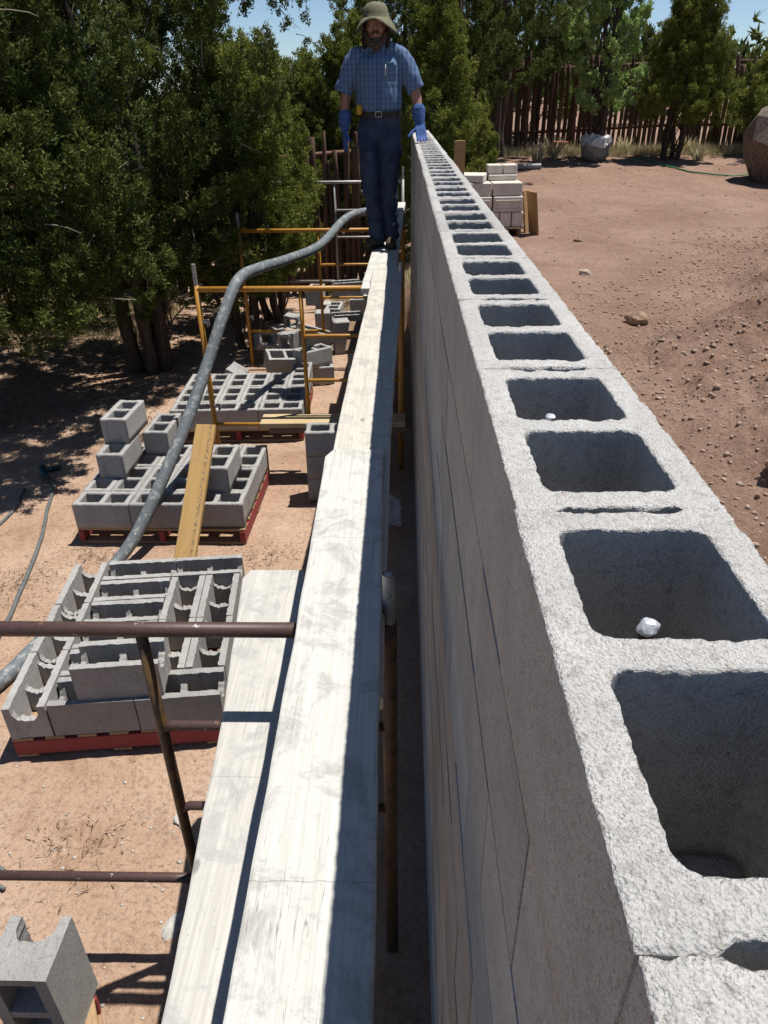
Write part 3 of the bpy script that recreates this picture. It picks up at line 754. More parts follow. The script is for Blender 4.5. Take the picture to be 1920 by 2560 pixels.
# plastic film in the gap
g = np.stack(np.meshgrid(np.linspace(-.05, .09, 26), np.linspace(-.22, .22, 60)), -1).reshape(-1, 2)
gp = np.column_stack([g, np.zeros(len(g))]); hz = 0.05+0.045*fbm(gp, 14, 4, 2)
gp[:, 2] = np.maximum(hz, 0.004); gp[:, 0] += 0.03*fbm(gp, 8, 3, 6)
ii = np.arange(len(g)).reshape(60, 26); Fq = np.stack([ii[:-1, :-1], ii[:-1, 1:], ii[1:, 1:], ii[1:, :-1]], -1).reshape(-1, 4)
M = Mt('clear_plastic_film', 0.25, 0.5); M.color((0.75, 0.75, 0.78))
tb = M.n('ShaderNodeBsdfTransparent'); mx = M.n('ShaderNodeMixShader'); mx.inputs[0].default_value = 0.35; M.l(tb.outputs[0], mx.inputs[1]); M.l(M.b.outputs[0], mx.inputs[2]); M.l(mx.outputs[0], M.o.inputs[0])
tag(link('plastic_bag', np_mesh('plastic_bag', gp, Fq, True), M.m, None, (-0.20, 4.5, 0.0)), 'crumpled clear plastic bag on the ground in the gap beside the wall', 'bag')

# ------------------------------------------------------------------ stones, pebbles, mortar splats
ICO = None
bm = bmesh.new(); bmesh.ops.create_icosphere(bm, subdivisions=1, radius=1.0)
icoV = np.array([v.co[:] for v in bm.verts]); icoF = np.array([[v.index for v in f.verts] for f in bm.faces]); bm.free()
def scatter(name, N, fx, smin, smax, mat, label):
    xy = fx(N); s = smin*(smax/smin)**(rng.random(len(xy))**2.6)
    V = []; F = []
    sc = s[:, None, None]*(icoV[None]*rng.uniform(0.6, 1.25, (len(xy), 1, 3))*rng.uniform(0.62, 1.3, (len(xy), len(icoV), 1)))
    a = rng.uniform(0, 6.28, len(xy)); ca, sa = np.cos(a)[:, None], np.sin(a)[:, None]
    W = sc.copy(); W[..., 0] = sc[..., 0]*ca-sc[..., 1]*sa; W[..., 1] = sc[..., 0]*sa+sc[..., 1]*ca; W[..., 2] *= 0.75
    W[..., 0] += xy[:, :1]; W[..., 1] += xy[:, 1:]; W[..., 2] += (gz(xy[:, 0], xy[:, 1])+s*0.25)[:, None]
    Fa = (icoF[None]+(np.arange(len(xy))*len(icoV))[:, None, None]).reshape(-1, 3)
    return tag(link(name, np_mesh(name, W.reshape(-1, 3), Fa), mat), label, None, None, 'stuff')
def stone_mat(name, a, b):
    a, b = dim(a, b); M = Mt(name, 0.95, 0.15); n = M.noise(21, 2, 0.5, M.obj); n2 = M.noise(160, 3, 0.6, M.obj)
    c = M.mix(M.ramp(n, [(0.35, 0.0), (0.65, 1.0)]), a, b); M.color(M.mix(M.math('MULTIPLY', n2, 0.4), c, tuple(x*0.6 for x in a))); return M.m
M_PEB = stone_mat('pebbles', (0.32, 0.215, 0.155), (0.54, 0.42, 0.335))
def fl(N): return np.column_stack([rng.uniform(-4.5, -0.75, N), rng.uniform(-0.2, 8, N)])
def fr(N):
    x = 0.35+rng.random(N)**1.2*4.5; y = rng.uniform(0.6, 10, N); p = np.column_stack([x, y])
    d = np.where(y > 4.6, (x-1.35)-0.62*(y-4.6), x-0.6); return p[(d > rng.uniform(-1.2, 0.4, N))]
scatter('gravel', 3200, fl, 0.002, 0.010, M_PEB, 'small pebbles on the left ground')
scatter('gravel', 46000, fr, 0.002, 0.019, M_PEB, 'stones and clods on the dirt mound')
def far_r(N): return np.column_stack([rng.uniform(0.5, 9, N), rng.uniform(5, 17, N)])
scatter('gravel', 1500, far_r, 0.006, 0.022, M_PEB, 'small stones on the far dirt yard')
scatter('mortar_crumbs', 900, lambda N: np.column_stack([rng.uniform(-2.8, -0.55, N), rng.uniform(0.3, 5.2, N)]), 0.002, 0.013, M_MORTAR, 'pale mortar crumbs and block chips on the left ground')
scatter('mortar_crumbs', 500, lambda N: np.column_stack([rng.uniform(-1.9, -0.8, N), rng.uniform(0.9, 2.0, N)]), 0.002, 0.010, M_MORTAR, 'pale mortar crumbs under the near scaffold')
def stone(x, y, s, label, mat=M_ROCK, seed=0, name='stone', flat=0.7, sub=3):
    bm = bmesh.new(); bmesh.ops.create_icosphere(bm, subdivisions=sub, radius=s)
    co = np.array([v.co[:] for v in bm.verts]); n = fbm(co/s+seed*5.3, 1.3, 4, seed)
    for v, q in zip(bm.verts, n): v.co *= 1+0.28*q; v.co.z *= flat
    me = bm_mesh(name, bm, False); me.materials.append(mat)
    return tag(link(name, me, None, None, (x, y, gz1(x, y)+s*flat*0.55), (0, 0, seed)), label, 'stone')
M_PALE = stone_mat('pale_stone', (0.42, 0.33, 0.25), (0.60, 0.52, 0.44))
stone(1.707, 7.2, 0.055, 'single pale oval stone on the smooth dirt right of the wall', M_PALE, 3)
stone(1.72, 5.45, 0.085, 'brown angular stone at the toe of the dirt mound', M_ROCK, 4)
stone(2.45, 4.7, 0.05, 'pale stone halfway up the dirt mound', M_PALE, 5)
stone(1.55, 2.65, 0.07, 'reddish brown rock low on the mound near the right edge', M_ROCK, 6)
stone(1.9, 3.5, 0.06, 'dark clod on the mound facing the nearest wall cells', M_ROCK, 8)
stone(2.0, 9.0, 0.045, 'small dark clod alone on the yard right of the white blocks', M_ROCK, 9)
def splat(x, y, r, label, seed):
    n = 30; P = [(0, 0, 0.016)]; F = []
    for ring, (rr, zz) in enumerate(((0.45, 0.014), (0.8, 0.008), (1.0, -0.004))):
        for i in range(n):
            a = 2*math.pi*i/n; q = np.array([[math.cos(a)*1.3+seed*3, math.sin(a)*1.3, ring*0.4]])
            k = rr*r*(1+0.5*fbm(q, 1.3, 3, seed)[0]); P.append((k*math.cos(a)*1.3, k*math.sin(a), zz*(1+0.6*fbm(q*3, 2, 2, 4)[0])))
    for i in range(n):
        j = (i+1) % n; F.append((0, 1+i, 1+j))
        for q in range(2): F.append((1+q*n+i, 1+(q+1)*n+i, 1+(q+1)*n+j, 1+q*n+j))
    return tag(link('mortar_splat', np_mesh('mortar_splat', P, F, True), M_MORTAR, None, (x, y, gz1(x, y)+0.002), (0, 0, seed)), label, 'mortar splat', 'dried mortar splats on the dirt')
splat(-0.98, 1.40, 0.040, 'pale dried mortar splat just above the lowest brown pipe', 1)
splat(-1.08, 1.86, 0.034, 'pale dried mortar splat left of the brown inner post', 2)
splat(-1.72, 1.17, 0.055, 'largest pale dried mortar splat near the left edge under the lowest pipe', 3)
splat(-0.92, 1.20, 0.022, 'small white mortar splat beside the lower plank below the lowest pipe', 4)
splat(-1.45, 1.21, 0.026, 'faint small mortar splat between the left edge and the lower plank', 5)

# ------------------------------------------------------------------ trees
def leaves(C, D, n, lmin, lmax, w, spread, tipf, upb=0.12, pv=None):
    """C tuft centres, D tuft directions; n small leaf faces per tuft"""
    m = len(C); c = np.repeat(C, n, 0); d = np.repeat(D, n, 0)
    d = d + rng.normal(0, spread, d.shape); d[:, 2] += upb; d /= np.linalg.norm(d, axis=1)[:, None]
    c = c + rng.normal(0, 0.022, c.shape)
    s = np.cross(d, rng.normal(0, 1, d.shape)); s /= np.linalg.norm(s, axis=1)[:, None]+1e-9
    l = rng.uniform(lmin, lmax, len(c))[:, None]; ww = (w*rng.uniform(0.6, 1.3, len(c)))[:, None]
    V = np.stack([c-s*ww, c+s*ww, c+d*l], 1).reshape(-1, 3)
    F = np.arange(len(V)).reshape(-1, 3)
    t0 = np.repeat(np.repeat(np.clip(tipf*0+(pv if pv is not None else rng.random(m)), 0, 1), n)[:, None]*0.7+rng.random((len(c), 1))*0.3, 3, 1)
    tip = np.repeat(np.repeat(tipf, n), 3).reshape(-1, 3)*np.array([[0.4, 0.4, 1.0]])*np.repeat(rng.random(len(c)), 3).reshape(-1, 3)
    col = np.stack([t0.ravel(), tip.ravel(), np.zeros(len(V)), np.ones(len(V))], -1)
    return V, F, col
def leaf_obj(name, V, F, col, mat, parent, loc=(0, 0, 0)):
    me = np_mesh(name, V, F); at = me.color_attributes.new('tint', 'FLOAT_COLOR', 'POINT')
    at.data.foreach_set('color', col.astype(np.float32).ravel())
    return link(name, me, mat, parent, loc)
def tree(x, y, H, R, label, nplume=110, hb=0.5, stems=4, mat=None, dense=1.0, cat='tree', group=None, name='juniper_tree', prof=(0.22, 0.70), zoff=0.0, lean=(0, 0), shift=(0, 0), rot=None, tuft=22, leaf=(0.021, 0.043, 0.0085), twigs=30, plume_len=(0.30, 0.62)):
    z0 = gz1(x, y)+zoff
    rz = rng.uniform(0, 6.28)
    if shift != (0, 0): rz = 0.0
    t = tag(empty(name, (x, y, z0), rz), label, cat, group)
    tr = MB(); br = MB(); tw = MB(); stempaths = []
    for k in range(stems):
        a = 6.28*k/stems+rng.uniform(-.5, .5); out = rng.uniform(0.25, 0.6)*R*(0.25 if stems == 1 else 0.6)
        b = 0.06*stems**.5
        P = catmull([(b*math.cos(a), b*math.sin(a), -0.05), (b*1.4*math.cos(a)+rng.normal(0, .03), b*1.4*math.sin(a)+rng.normal(0, .03), H*0.18), (out*.6*math.cos(a+.2)+lean[0]*.4, out*.6*math.sin(a+.2)+lean[1]*.4, H*.45), (out*math.cos(a)+lean[0]*.8, out*math.sin(a)+lean[1]*.8, H*.72), (out*.8*math.cos(a)+lean[0], out*.8*math.sin(a)+lean[1], H*.9)], 6)
        P += np.stack([fbm(P+k, 2.5, 2, 1), fbm(P+k, 2.5, 2, 2), 0*P[:, 0]], -1)*0.05
        r0 = 0.034*H**.8*(1.25 if stems == 1 else 1.0)/stems**.3
        tr.add(tube_vf(P, np.linspace(r0, r0*.18, len(P))*(1+.2*vnoise(P, 5, k)), 9)); stempaths.append(P)
    tr.build('trunk', M_BARK, t)
    N = nplume; u = rng.random(N)
    tt = hb/H + (1-hb/H)*u**0.95
    env = R*np.sin(np.pi*(prof[0]+prof[1]*(tt-hb/H)/(1-hb/H)))**0.75
    env *= 1+0.28*np.sin(3*rng.random()*6+5*tt)*rng.choice([-1, 1])
    az = rng.uniform(0, 2*np.pi, N); lob = 1+0.22*np.sin(az*3+rng.random()*6)+0.15*np.sin(az*5+tt*9)
    rr = env*lob*(0.30+0.70*np.sqrt(rng.random(N)))
    base = np.stack([rr*np.cos(az)+lean[0]*tt+shift[0], rr*np.sin(az)+lean[1]*tt+shift[1], tt*H], -1)
    radial = np.stack([np.cos(az), np.sin(az), 0*az], -1); up = np.array([0, 0, 1.0])
    dirn = radial*(0.75*(1-tt)+0.12)[:, None]+up*(0.35+0.75*tt)[:, None]+rng.normal(0, .12, (N, 3)); dirn /= np.linalg.norm(dirn, axis=1)[:, None]
    ln = rng.uniform(*plume_len, N)*(0.8+0.2*H/5); wd = ln*rng.uniform(0.17, 0.30, N)
    nt = (tuft*0.85*dense*ln/0.55).astype(int)+4
    Cs, Ds, Tp, Pv = [], [], [], []
    for i in range(N):
        k = nt[i]; s = rng.random(k)**0.8; a = rng.uniform(0, 6.28, k); q = np.sqrt(rng.random(k))
        A = np.cross(dirn[i], [0.3, 0.8, 0.1]); A /= np.linalg.norm(A); B = np.cross(dirn[i], A)
        wr = wd[i]*np.sin(np.pi*(0.12+0.83*s))**.8*(0.35+0.65*q)
        o = A[None]*(np.cos(a)*wr)[:, None]+B[None]*(np.sin(a)*wr)[:, None]
        Cs.append(base[i]+dirn[i][None]*(s*ln[i])[:, None]+o); Ds.append(dirn[i][None]*.9+o/(wd[i]+1e-6)*0.8)
        Tp.append(np.clip(s*1.1-0.25+rng.normal(0, .2), 0, 1)*rng.uniform(.2, 1.0)*np.ones(k)); Pv.append(np.clip(rng.random()*0.75+rng.random(k)*0.35, 0, 1))
    V, F, col = leaves(np.concatenate(Cs), np.concatenate(Ds), 38, leaf[0], leaf[1], leaf[2], 0.75, np.concatenate(Tp), pv=np.concatenate(Pv))
    leaf_obj('crown', V, F, col, mat or M_JUN, t)
    # limbs from the stems to the plumes
    sel = rng.permutation(N)[:min(N, 40)]
    for i in sel:
        S = stempaths[rng.integers(len(stempaths))]; j = int(np.clip((base[i, 2]/H-0.22)*len(S)*0.95, 1, len(S)-2)); p0 = S[j]; p1 = base[i]
        if np.linalg.norm(p1-p0) > 1.25: continue
        mid = (p0+p1)/2+np.array([rng.normal(0, .06), rng.normal(0, .06), -0.08*np.linalg.norm(p1-p0)])
        P = catmull([p0, mid, p1, p1+dirn[i]*ln[i]*.5], 3); br.add(tube_vf(P, np.linspace(0.014, 0.004, len(P)), 5, caps=False))
    for i in range(twigs):
        b0 = base[rng.integers(N)]*np.array([1.06, 1.06, 1.0]); dd = rng.normal(0, 1, 3); dd /= np.linalg.norm(dd); l = rng.uniform(.10, .34); k1 = rng.normal(0, .018, 3)
        P = [b0, b0+dd*l*.35+k1, b0+dd*l*.7+k1*1.7, b0+dd*l+k1*1.6+rng.normal(0, .015, 3)]; tw.add(tube_vf(P, [.0048, .004, .003, .0015], 4, caps=False))
    if tw.n: tw.build('dead_twigs', M_TWIG, t)['kind'] = 'stuff'
    if br.n: br.build('branches', M_BARK, t)
    return t
GT = 'junipers around the site'
def dup(root, loc, rz, label, sc=1.0, group=GT):
    r = root.copy(); COL.objects.link(r); r.location = loc; r.rotation_euler = (0, 0, rz); r.scale = (sc, sc, sc); r['label'] = label
    if group: r['group'] = group
    for ch in root.children:
        c = ch.copy(); COL.objects.link(c); c.parent = r
    return r
# left side
T1 = tree(-3.05, 7.95, 5.4, 1.30, 'big dark juniper with twisted stems shading the left ground beside the pallets', 470, 0.70, 5, group=GT, twigs=190)
T2 = tree(-4.9, 7.2, 5.6, 1.35, 'tall dark juniper at the left edge of the view', 430, 0.55, 4, group=GT, twigs=150)
T3 = tree(-1.95, 10.1, 3.0, 0.50, 'mid green juniper left of the man behind the scattered blocks', 170, 0.6, 3, mat=M_JUN2, group=GT, twigs=40)
T4 = tree(-3.7, 10.6, 5.4, 1.15, 'dark juniper behind the biggest one on the left', 260, 0.3, 3, group=GT)
T5 = tree(-0.95, 13.0, 3.3, 0.50, 'yellowish green juniper just left of the man beyond the fence', 150, 0.3, 3, mat=M_JUN2, group=GT)
T6 = tree(-6.4, 9.6, 6.4, 1.6, 'tallest dark juniper at the far left edge', 360, 0.25, 4, group=GT)
T7 = tree(0.40, 11.6, 3.35, 0.52, 'bright green juniper behind the right shoulder of the man', 190, 0.2, 3, mat=M_JUN2, group=GT, prof=(0.25, 0.70), zoff=-0.35)
T8 = tree(1.0, 12.2, 1.35, 0.28, 'small bright juniper bush by the far end of the wall', 60, 0.05, 3, mat=M_JUN2, group=GT, prof=(0.35, 0.6), twigs=12, plume_len=(.22, .42))
T13 = tree(-4.35, 6.05, 5.2, 1.25, 'near dark juniper overhanging the left edge above the shaded dirt', 460, 1.12, 3, group=GT, twigs=170, lean=(0.0, 0.0), shift=(0.95, -0.35))
# right side
T9 = tree(1.80, 16.4, 5.2, 1.30, 'dark juniper with a black trunk right of the wall end', 260, 1.2, 3, group=GT, twigs=50)
T10 = tree(5.25, 15.95, 2.75, 0.56, 'bushy juniper with several stems standing alone on the right yard', 300, 0.60, 5, mat=M_JUN2, group=GT, twigs=40, prof=(0.30, 0.62))
T11 = tree(2.9, 19.2, 4.6, 1.15, 'dark juniper behind the fence left of the potted sapling', 230, 0.4, 3, group=GT)
T12 = tree(7.6, 16.4, 1.75, 0.85, 'low yellowish juniper before the fence at the right edge', 170, 0.3, 4, mat=M_JUN2, group=GT, prof=(0.25, 0.65))
far = [(T4, -7.8, 13.5, 1.0, 1.2, 'juniper beyond the left fence at the far left'), (T4, -5.2, 13.4, 2.0, 1.05, 'juniper beyond the left fence behind the tall ones'),
       (T3, -2.9, 13.6, 3.0, 1.08, 'slender juniper beyond the left fence with its top against the sky'), (T3, -2.0, 14.6, 4.0, 1.02, 'second slender juniper beyond the left fence nearer the man'),
       (T3, -2.02, 8.75, 1.3, 0.98, 'slender juniper between the biggest juniper and the left fence'), (T5, -1.5, 12.9, 2.4, 0.9, 'narrow light juniper close behind the left fence'),
       (T1, -6.3, 7.4, 2.6, 0.95, 'dark juniper cut by the left edge of the picture'),
       (T9, -0.15, 17.0, 0.5, 1.0, 'tall juniper far behind the man'), (T4, 1.2, 19.5, 5.0, 0.95, 'juniper behind the fence near the wall end'), (T9, 0.75, 14.2, 2.7, 0.95, 'dark juniper between the bright one and the black trunk'),
       (T11, 4.7, 21.5, 2.2, 0.72, 'juniper behind the fence right of the potted sapling'), (T4, 6.6, 23.5, 3.3, 0.40, 'low distant juniper behind the right fence'),
       (T9, 8.8, 24.5, 1.1, 0.32, 'distant juniper at the right edge of the skyline'), (T11, 11.5, 25.0, 4.1, 0.36, 'distant juniper beyond the right edge of the fence'),
       (T7, -0.75, 15.2, 2.0, 1.1, 'light juniper between the man and the tall one behind him'), (T12, 9.0, 16.8, 2.0, 0.85, 'low juniper behind the boulder')]
for src, x, y, rz, sc, lab in far: dup(src, (x, y, gz1(x, y)-0.03), rz, lab, sc)
tag(T1)
# far wood on the skyline
cs = np.column_stack([rng.uniform(-40, 60, 1500), rng.uniform(32, 60, 1500)]); zc = gz(cs[:, 0], cs[:, 1])
Cw = np.column_stack([cs, zc+rng.random(1500)*2.4]); Cw = np.repeat(Cw, 9, 0)+rng.normal(0, .45, (13500, 3)); Dw = rng.normal(0, .4, Cw.shape); Dw[:, 2] += 1
V, F, col = leaves(Cw, Dw, 5, .3, .6, .12, .5, rng.random(len(Cw))*.5)
tag(leaf_obj('far_wood', V, F, col, M_JUN, None), 'distant juniper wood beyond the fences', None, None, 'stuff')

# potted sapling
sx_, sy_ = 3.74, 15.95; sz = gz1(sx_, sy_)
t = tag(empty('root_ball', (sx_, sy_, sz)), 'burlap wrapped root ball with white plastic rim holding the leafy sapling', 'planter')
th = np.linspace(0, 2*np.pi, 28, endpoint=False); V = []; F = []
rad = [(0.0, 0.0), (.22, 0.0), (.265, .09), (.275, .21), (.265, .29), (.22, .33), (0.0, .32)]
for r, z in rad:
    for a in th:
        q = np.array([[math.cos(a), math.sin(a), z*4]]); V.append((r*math.cos(a)*(1+.08*fbm(q, 2, 3, 1)[0]), r*math.sin(a)*(1+.08*fbm(q, 2, 3, 2)[0]), z))
n = 28
for i in range(len(rad)-1):
    for j in range(n): F.append((i*n+j, i*n+(j+1) % n, (i+1)*n+(j+1) % n, (i+1)*n+j))
link('burlap', np_mesh('burlap', V, F, True), plain('burlap_cloth', (0.36, 0.32, 0.28), 0.95, 0.35, 14, 0.1, 0, 0.02), t)
V = []; F = []
for i, (r, z) in enumerate(((.285, .25), (.305, .33), (.28, .42), (.20, .45), (.17, .41), (.14, .35))):
    for a in th:
        q = np.array([[math.cos(a)*1.2, math.sin(a)*1.2, i*.7]]); k = 1+.16*fbm(q, 2.2, 3, 7)[0]; V.append((r*k*math.cos(a), r*k*math.sin(a), z+.05*fbm(q, 3, 3, 9)[0]))
    if i:
        for j in range(n): F.append(((i-1)*n+j, (i-1)*n+(j+1) % n, i*n+(j+1) % n, i*n+j))
link('plastic_rim', np_mesh('plastic_rim', V, F, False), plain('white_plastic', (0.70, 0.68, 0.66), 0.6, 0.15, 12), t)
tree(sx_, sy_, 3.1, 0.42, 'slender light green sapling growing from the wrapped root ball', 120, 0.5, 4, mat=M_ASP, name='sapling', zoff=0.34, leaf=(0.03, 0.05, 0.017), twigs=6, prof=(0.20, 0.72), dense=0.6, plume_len=(.3, .6))

# ------------------------------------------------------------------ grass
def clump(x, y, n, h, label, w=0.006, group='grass clumps along the right fence', name='grass_clump', cat='grass clump', r=0.10):
    V = []; F = []; col = []
    for i in range(n):
        a = rng.uniform(0, 6.28); o = np.array([math.cos(a), math.sin(a), 0])*rng.uniform(0, r); l = h*rng.uniform(.5, 1.1); ln = rng.uniform(.2, .8)
        s = np.array([-math.sin(a), math.cos(a), 0])*w; d = np.array([math.cos(a)*ln, math.sin(a)*ln, 1]); d /= np.linalg.norm(d)
        m = o+d*l*.55; tp = o+d*l+np.array([math.cos(a), math.sin(a), -.6])*l*.18*ln
        k = len(V); V += [o-s, o+s, m-s*.8, m+s*.8, tp]; F += [(k, k+1, k+3), (k, k+3, k+2), (k+2, k+3, k+4)]
        c = (rng.random(), rng.random()*.8, 0, 1); col += [c]*5
    o = leaf_obj(name, np.array(V), np.array(F), np.array(col), M_GRASS, None, (x, y, gz1(x, y)))
    return tag(o, label, cat, group)
cl = [(2.55, 15.6, 60, .45, 'spiky green clump nearest the dark trunk at the right'), (2.95, 16.1, 60, .5, 'spiky clump second from the dark trunk'), (3.35, 16.9, 40, .35, 'dry clump left of the wrapped root ball'),
      (4.6, 17.0, 50, .35, 'dry clump right of the wrapped root ball by the fence'), (5.9, 16.9, 50, .4, 'dry clump right of the lone juniper by the fence'), (6.6, 16.4, 40, .3, 'dry clump near the low juniper at the right'), (5.75, 15.8, 60, .28, 'dry grass clump at the foot of the lone juniper'),
      (7.4, 15.7, 40, .3, 'dry clump in front of the low juniper by the boulder')]
for x, y, n, h, lab in cl: clump(x, y, n, h, lab, 0.011)
# ground cover of dry grass
def cover(name, N, fx, hmin, hmax, label, w=0.004):
    p = fx(N); z = gz(p[:, 0], p[:, 1]); C = np.column_stack([p, z]); D = rng.normal(0, .4, C.shape); D[:, 2] = 1
    V, F, col = leaves(C, D, 3, hmin, hmax, w, .3, rng.random(len(C)))
    return tag(leaf_obj(name, V, F, col, M_GRASS, None), label, None, None, 'stuff')
cover('dry_grass', 12000, lambda N: np.column_stack([rng.uniform(-8, -3.4, N), rng.uniform(8.6, 11.3, N)]), .03, .10, 'dry straw grass in the sun behind the left trees')
cover('dry_grass', 9000, lambda N: np.column_stack([rng.uniform(1.5, 11, N), 17.25-rng.random(N)**1.6*0.9]), .05, .2, 'dry grass along the foot of the right fence')
cover('dry_grass', 2500, lambda N: np.column_stack([rng.uniform(-1.2, 0.9, N), rng.uniform(9.8, 11.6, N)]), .04, .14, 'dry grass beyond the end of the wall')
M_LIT = leafmat('leaf_litter', (0.07, 0.045, 0.03), (0.17, 0.11, 0.07), (0.30, 0.22, 0.15))
p = np.column_stack([-3.4+rng.normal(0, 1.1, 9000), 7.6+rng.normal(0, 1.5, 9000)]); p = p[(p[:, 0] < -2.6) & (p[:, 1] > 6.0)]
C = np.column_stack([p, gz(p[:, 0], p[:, 1])+.004]); D = rng.normal(0, 1, C.shape); D[:, 2] *= .15
V, F, col = leaves(C, D, 2, .02, .05, .006, .2, rng.random(len(C)), 0.02)
tag(leaf_obj('leaf_litter', V, F, col, M_LIT, None), 'needle and twig litter under the left trees', None, None, 'stuff')

for (cx_, cy_, nn, sd) in ((-2.62, 3.6, 260, .16), (-2.25, 3.95, 140, .10), (-1.05, 3.95, 120, .10), (-1.45, 1.75, 120, .12)):
    p = np.column_stack([cx_+rng.normal(0, sd, nn), cy_+rng.normal(0, sd, nn)]); C = np.column_stack([p, gz(p[:, 0], p[:, 1])+.003]); D = rng.normal(0, 1, C.shape); D[:, 2] *= .15
    V, F, col = leaves(C, D, 2, .015, .045, .003, .2, rng.random(len(C)), 0.02)
    tag(leaf_obj('twig_litter', V, F, col, M_LIT, None), 'scraps of dry twig litter on the sunlit dirt', None, None, 'stuff')
# ------------------------------------------------------------------ pole fences
def pole_mesh(seed):
    r = np.random.default_rng(seed); m = 9; z = np.linspace(-0.05, 1.0, m)
    P = np.column_stack([r.normal(0, .008, m).cumsum()*.5, r.normal(0, .008, m).cumsum()*.5, z])
    V, F = tube_vf(P, np.linspace(.052, .036, m)*(1+.1*r.normal(0, 1, m)), 8)
    return np_mesh('pole', V, F, True)
POLES = [pole_mesh(k) for k in range(8)]
for m_ in POLES: m_.materials.append(M_POLE)
def fence(pts, h0, h1, label, step, skip=0.0):
    p0 = pts[0]; t = tag(empty('pole_fence', (p0[0], p0[1], gz1(*p0))), label, 'fence'); zb = gz1(*p0)
    for a, b in zip(pts[:-1], pts[1:]):
        L = math.dist(a, b); s = 0.0
        while s < L:
            u = s/L; x = a[0]+(b[0]-a[0])*u+random.uniform(-.012, .012); y = a[1]+(b[1]-a[1])*u+random.uniform(-.02, .02)
            if random.random() > skip:
                o = link('pole', random.choice(POLES), None, t, (x-p0[0], y-p0[1], gz1(x, y)-zb), (random.uniform(-.02, .02), random.uniform(-.025, .025), random.uniform(0, 6)))
                k = random.uniform(.75, 1.25); o.scale = (k, k, random.uniform(h0, h1))
            s += step*random.uniform(.8, 1.25)
        for hz in (0.45, 1.6):
            tube('rail', [(a[0]-p0[0], a[1]-p0[1]+.09, gz1(*a)-zb+hz), ((a[0]+b[0])/2-p0[0], (a[1]+b[1])/2-p0[1]+.09, (gz1(*a)+gz1(*b))/2-zb+hz), (b[0]-p0[0], b[1]-p0[1]+.09, gz1(*b)-zb+hz)], .035, M_POLE, t, 8)
    return t
fence([(-6.4, 12.0), (-0.2, 11.65)], 1.85, 2.35, 'brown upright pole fence behind the scattered blocks on the left', 0.108)
fence([(1.2, 17.3), (5.5, 17.5), (12.5, 17.7)], 1.5, 1.85, 'brown upright pole fence along the back of the right yard', 0.108, 0.03)

# ------------------------------------------------------------------ right yard things
# white blocks on a small pallet
wx, wy_ = 1.30, 9.30; wz = gz1(wx, wy_)-0.005
t = tag(empty('small_pallet', (wx-0.60, wy_, wz), 0.06), 'yellow wooden pallet under the stack of white blocks', 'pallet')
for k in range(3): box('stringer', (0.04, 0.9, 0.10), (0.03+0.31*k, 0.45, 0.05), M_OLDWOOD, t)
for k in range(6): box('deck_slat', (0.72, 0.12, 0.02), (0.34, 0.06+0.155*k, 0.111), M_SLAT if k else M_BEAM, t)
GW = 'white blocks stacked on the small pallet'
def wblock(x, y, z, sx, sy, sz, label, rz=0.06, panel=False):
    t2 = tag(empty('white_block', (wx-0.60+x+sx/2, wy_+y+sy/2+x*0.06, wz+0.122+z), rz), label, 'white block', GW)
    box('block_body', (sx-.006, sy-.006, sz-.003), (0, 0, sz/2), M_WHITE, t2, 0.008)
    if panel: 
        b = bmesh.new()
        for (cx, cz, w, h) in ((0, .03, sx*.84, .014), (0, sz-.045, sx*.84, .014), (-sx*.41, sz/2, .014, sz-.09), (sx*.41, sz/2, .014, sz-.09)): box_bm((w, .012, h), (cx, -sy/2-.002, cz), .003, 1, b)
        link('panel_rim', bm_mesh('panel_rim', b), M_WHITE, t2)
z = 0
for k in range(4): wblock(.10+0.152*k-.02, 0.02, z, .145, .36, .170, 'upright white block in the bottom course of the white stack, %s from the right' % ORD[3-k])
for k in range(2): wblock(.0+.385*k-.09, .03, .173, .37, .36, .175, 'panelled white block in the second course of the white stack, %s' % ('left', 'right')[k], panel=True)
for k in range(2): wblock(.0+.375*k-.09, .06, .351, .365, .36, .150, 'long white block in the third course of the white stack, %s' % ('left', 'right')[k])
wblock(.25, .30, .504, .36, .32, .065, 'flat white slab under the two topmost white blocks')
wblock(.25, .33, .572, .18, .22, .105, 'left one of the two topmost white blocks')
wblock(.435, .33, .572, .18, .22, .105, 'right one of the two topmost white blocks')
wblock(-.10, .08, .504, .32, .38, .085, 'white slab with a dark slit left of the topmost blocks', rz=-0.25)
for k, (rx, ry, rz, x, y, lab) in enumerate(((0.0, -0.16, 0.35, 1.545, 9.42, 'yellow board leaning against the right side of the white stack'), (0.0, -0.13, -0.45, 1.50, 9.66, 'second yellow board leaning behind the first at the white stack'))):
    o = box('leaning_board', (0.025, 0.22, 0.50), (0, 0, 0.25), M_POSTWOOD, None, 0.003, (x, y, gz1(x, y)), (rx, ry, rz)); tag(o, lab, 'board')
# grey pipe lying behind the white stack
P = [(0.75, 14.6, 0.06), (1.8, 14.75, 0.06), (2.5, 14.9, 0.06)]; P = np.array(P); P[:, 2] += gz(P[:, 0], P[:, 1])
tt_ = MB().add(tube_vf(P-P[1], .055, 14, caps=False)).add(tube_vf((P-P[1])[::-1], .047, 14, caps=False)); o = tt_.build('grey_pipe', plain('grey_pvc', (0.22, 0.23, 0.24), 0.5), None, True, tuple(P[1])); tag(o, 'long grey plastic pipe lying on the dirt behind the white blocks', 'pipe')
# wooden post behind the wall
o = box('wooden_post', (0.089, 0.038, 1.50), (0, 0, 0.75-0.3), M_POSTWOOD, None, 0.002, (0.385, 6.7, gz1(0.385, 6.7)), (0, 0, 0.05)); tag(o, 'upright wooden post standing close behind the far part of the wall', 'post')
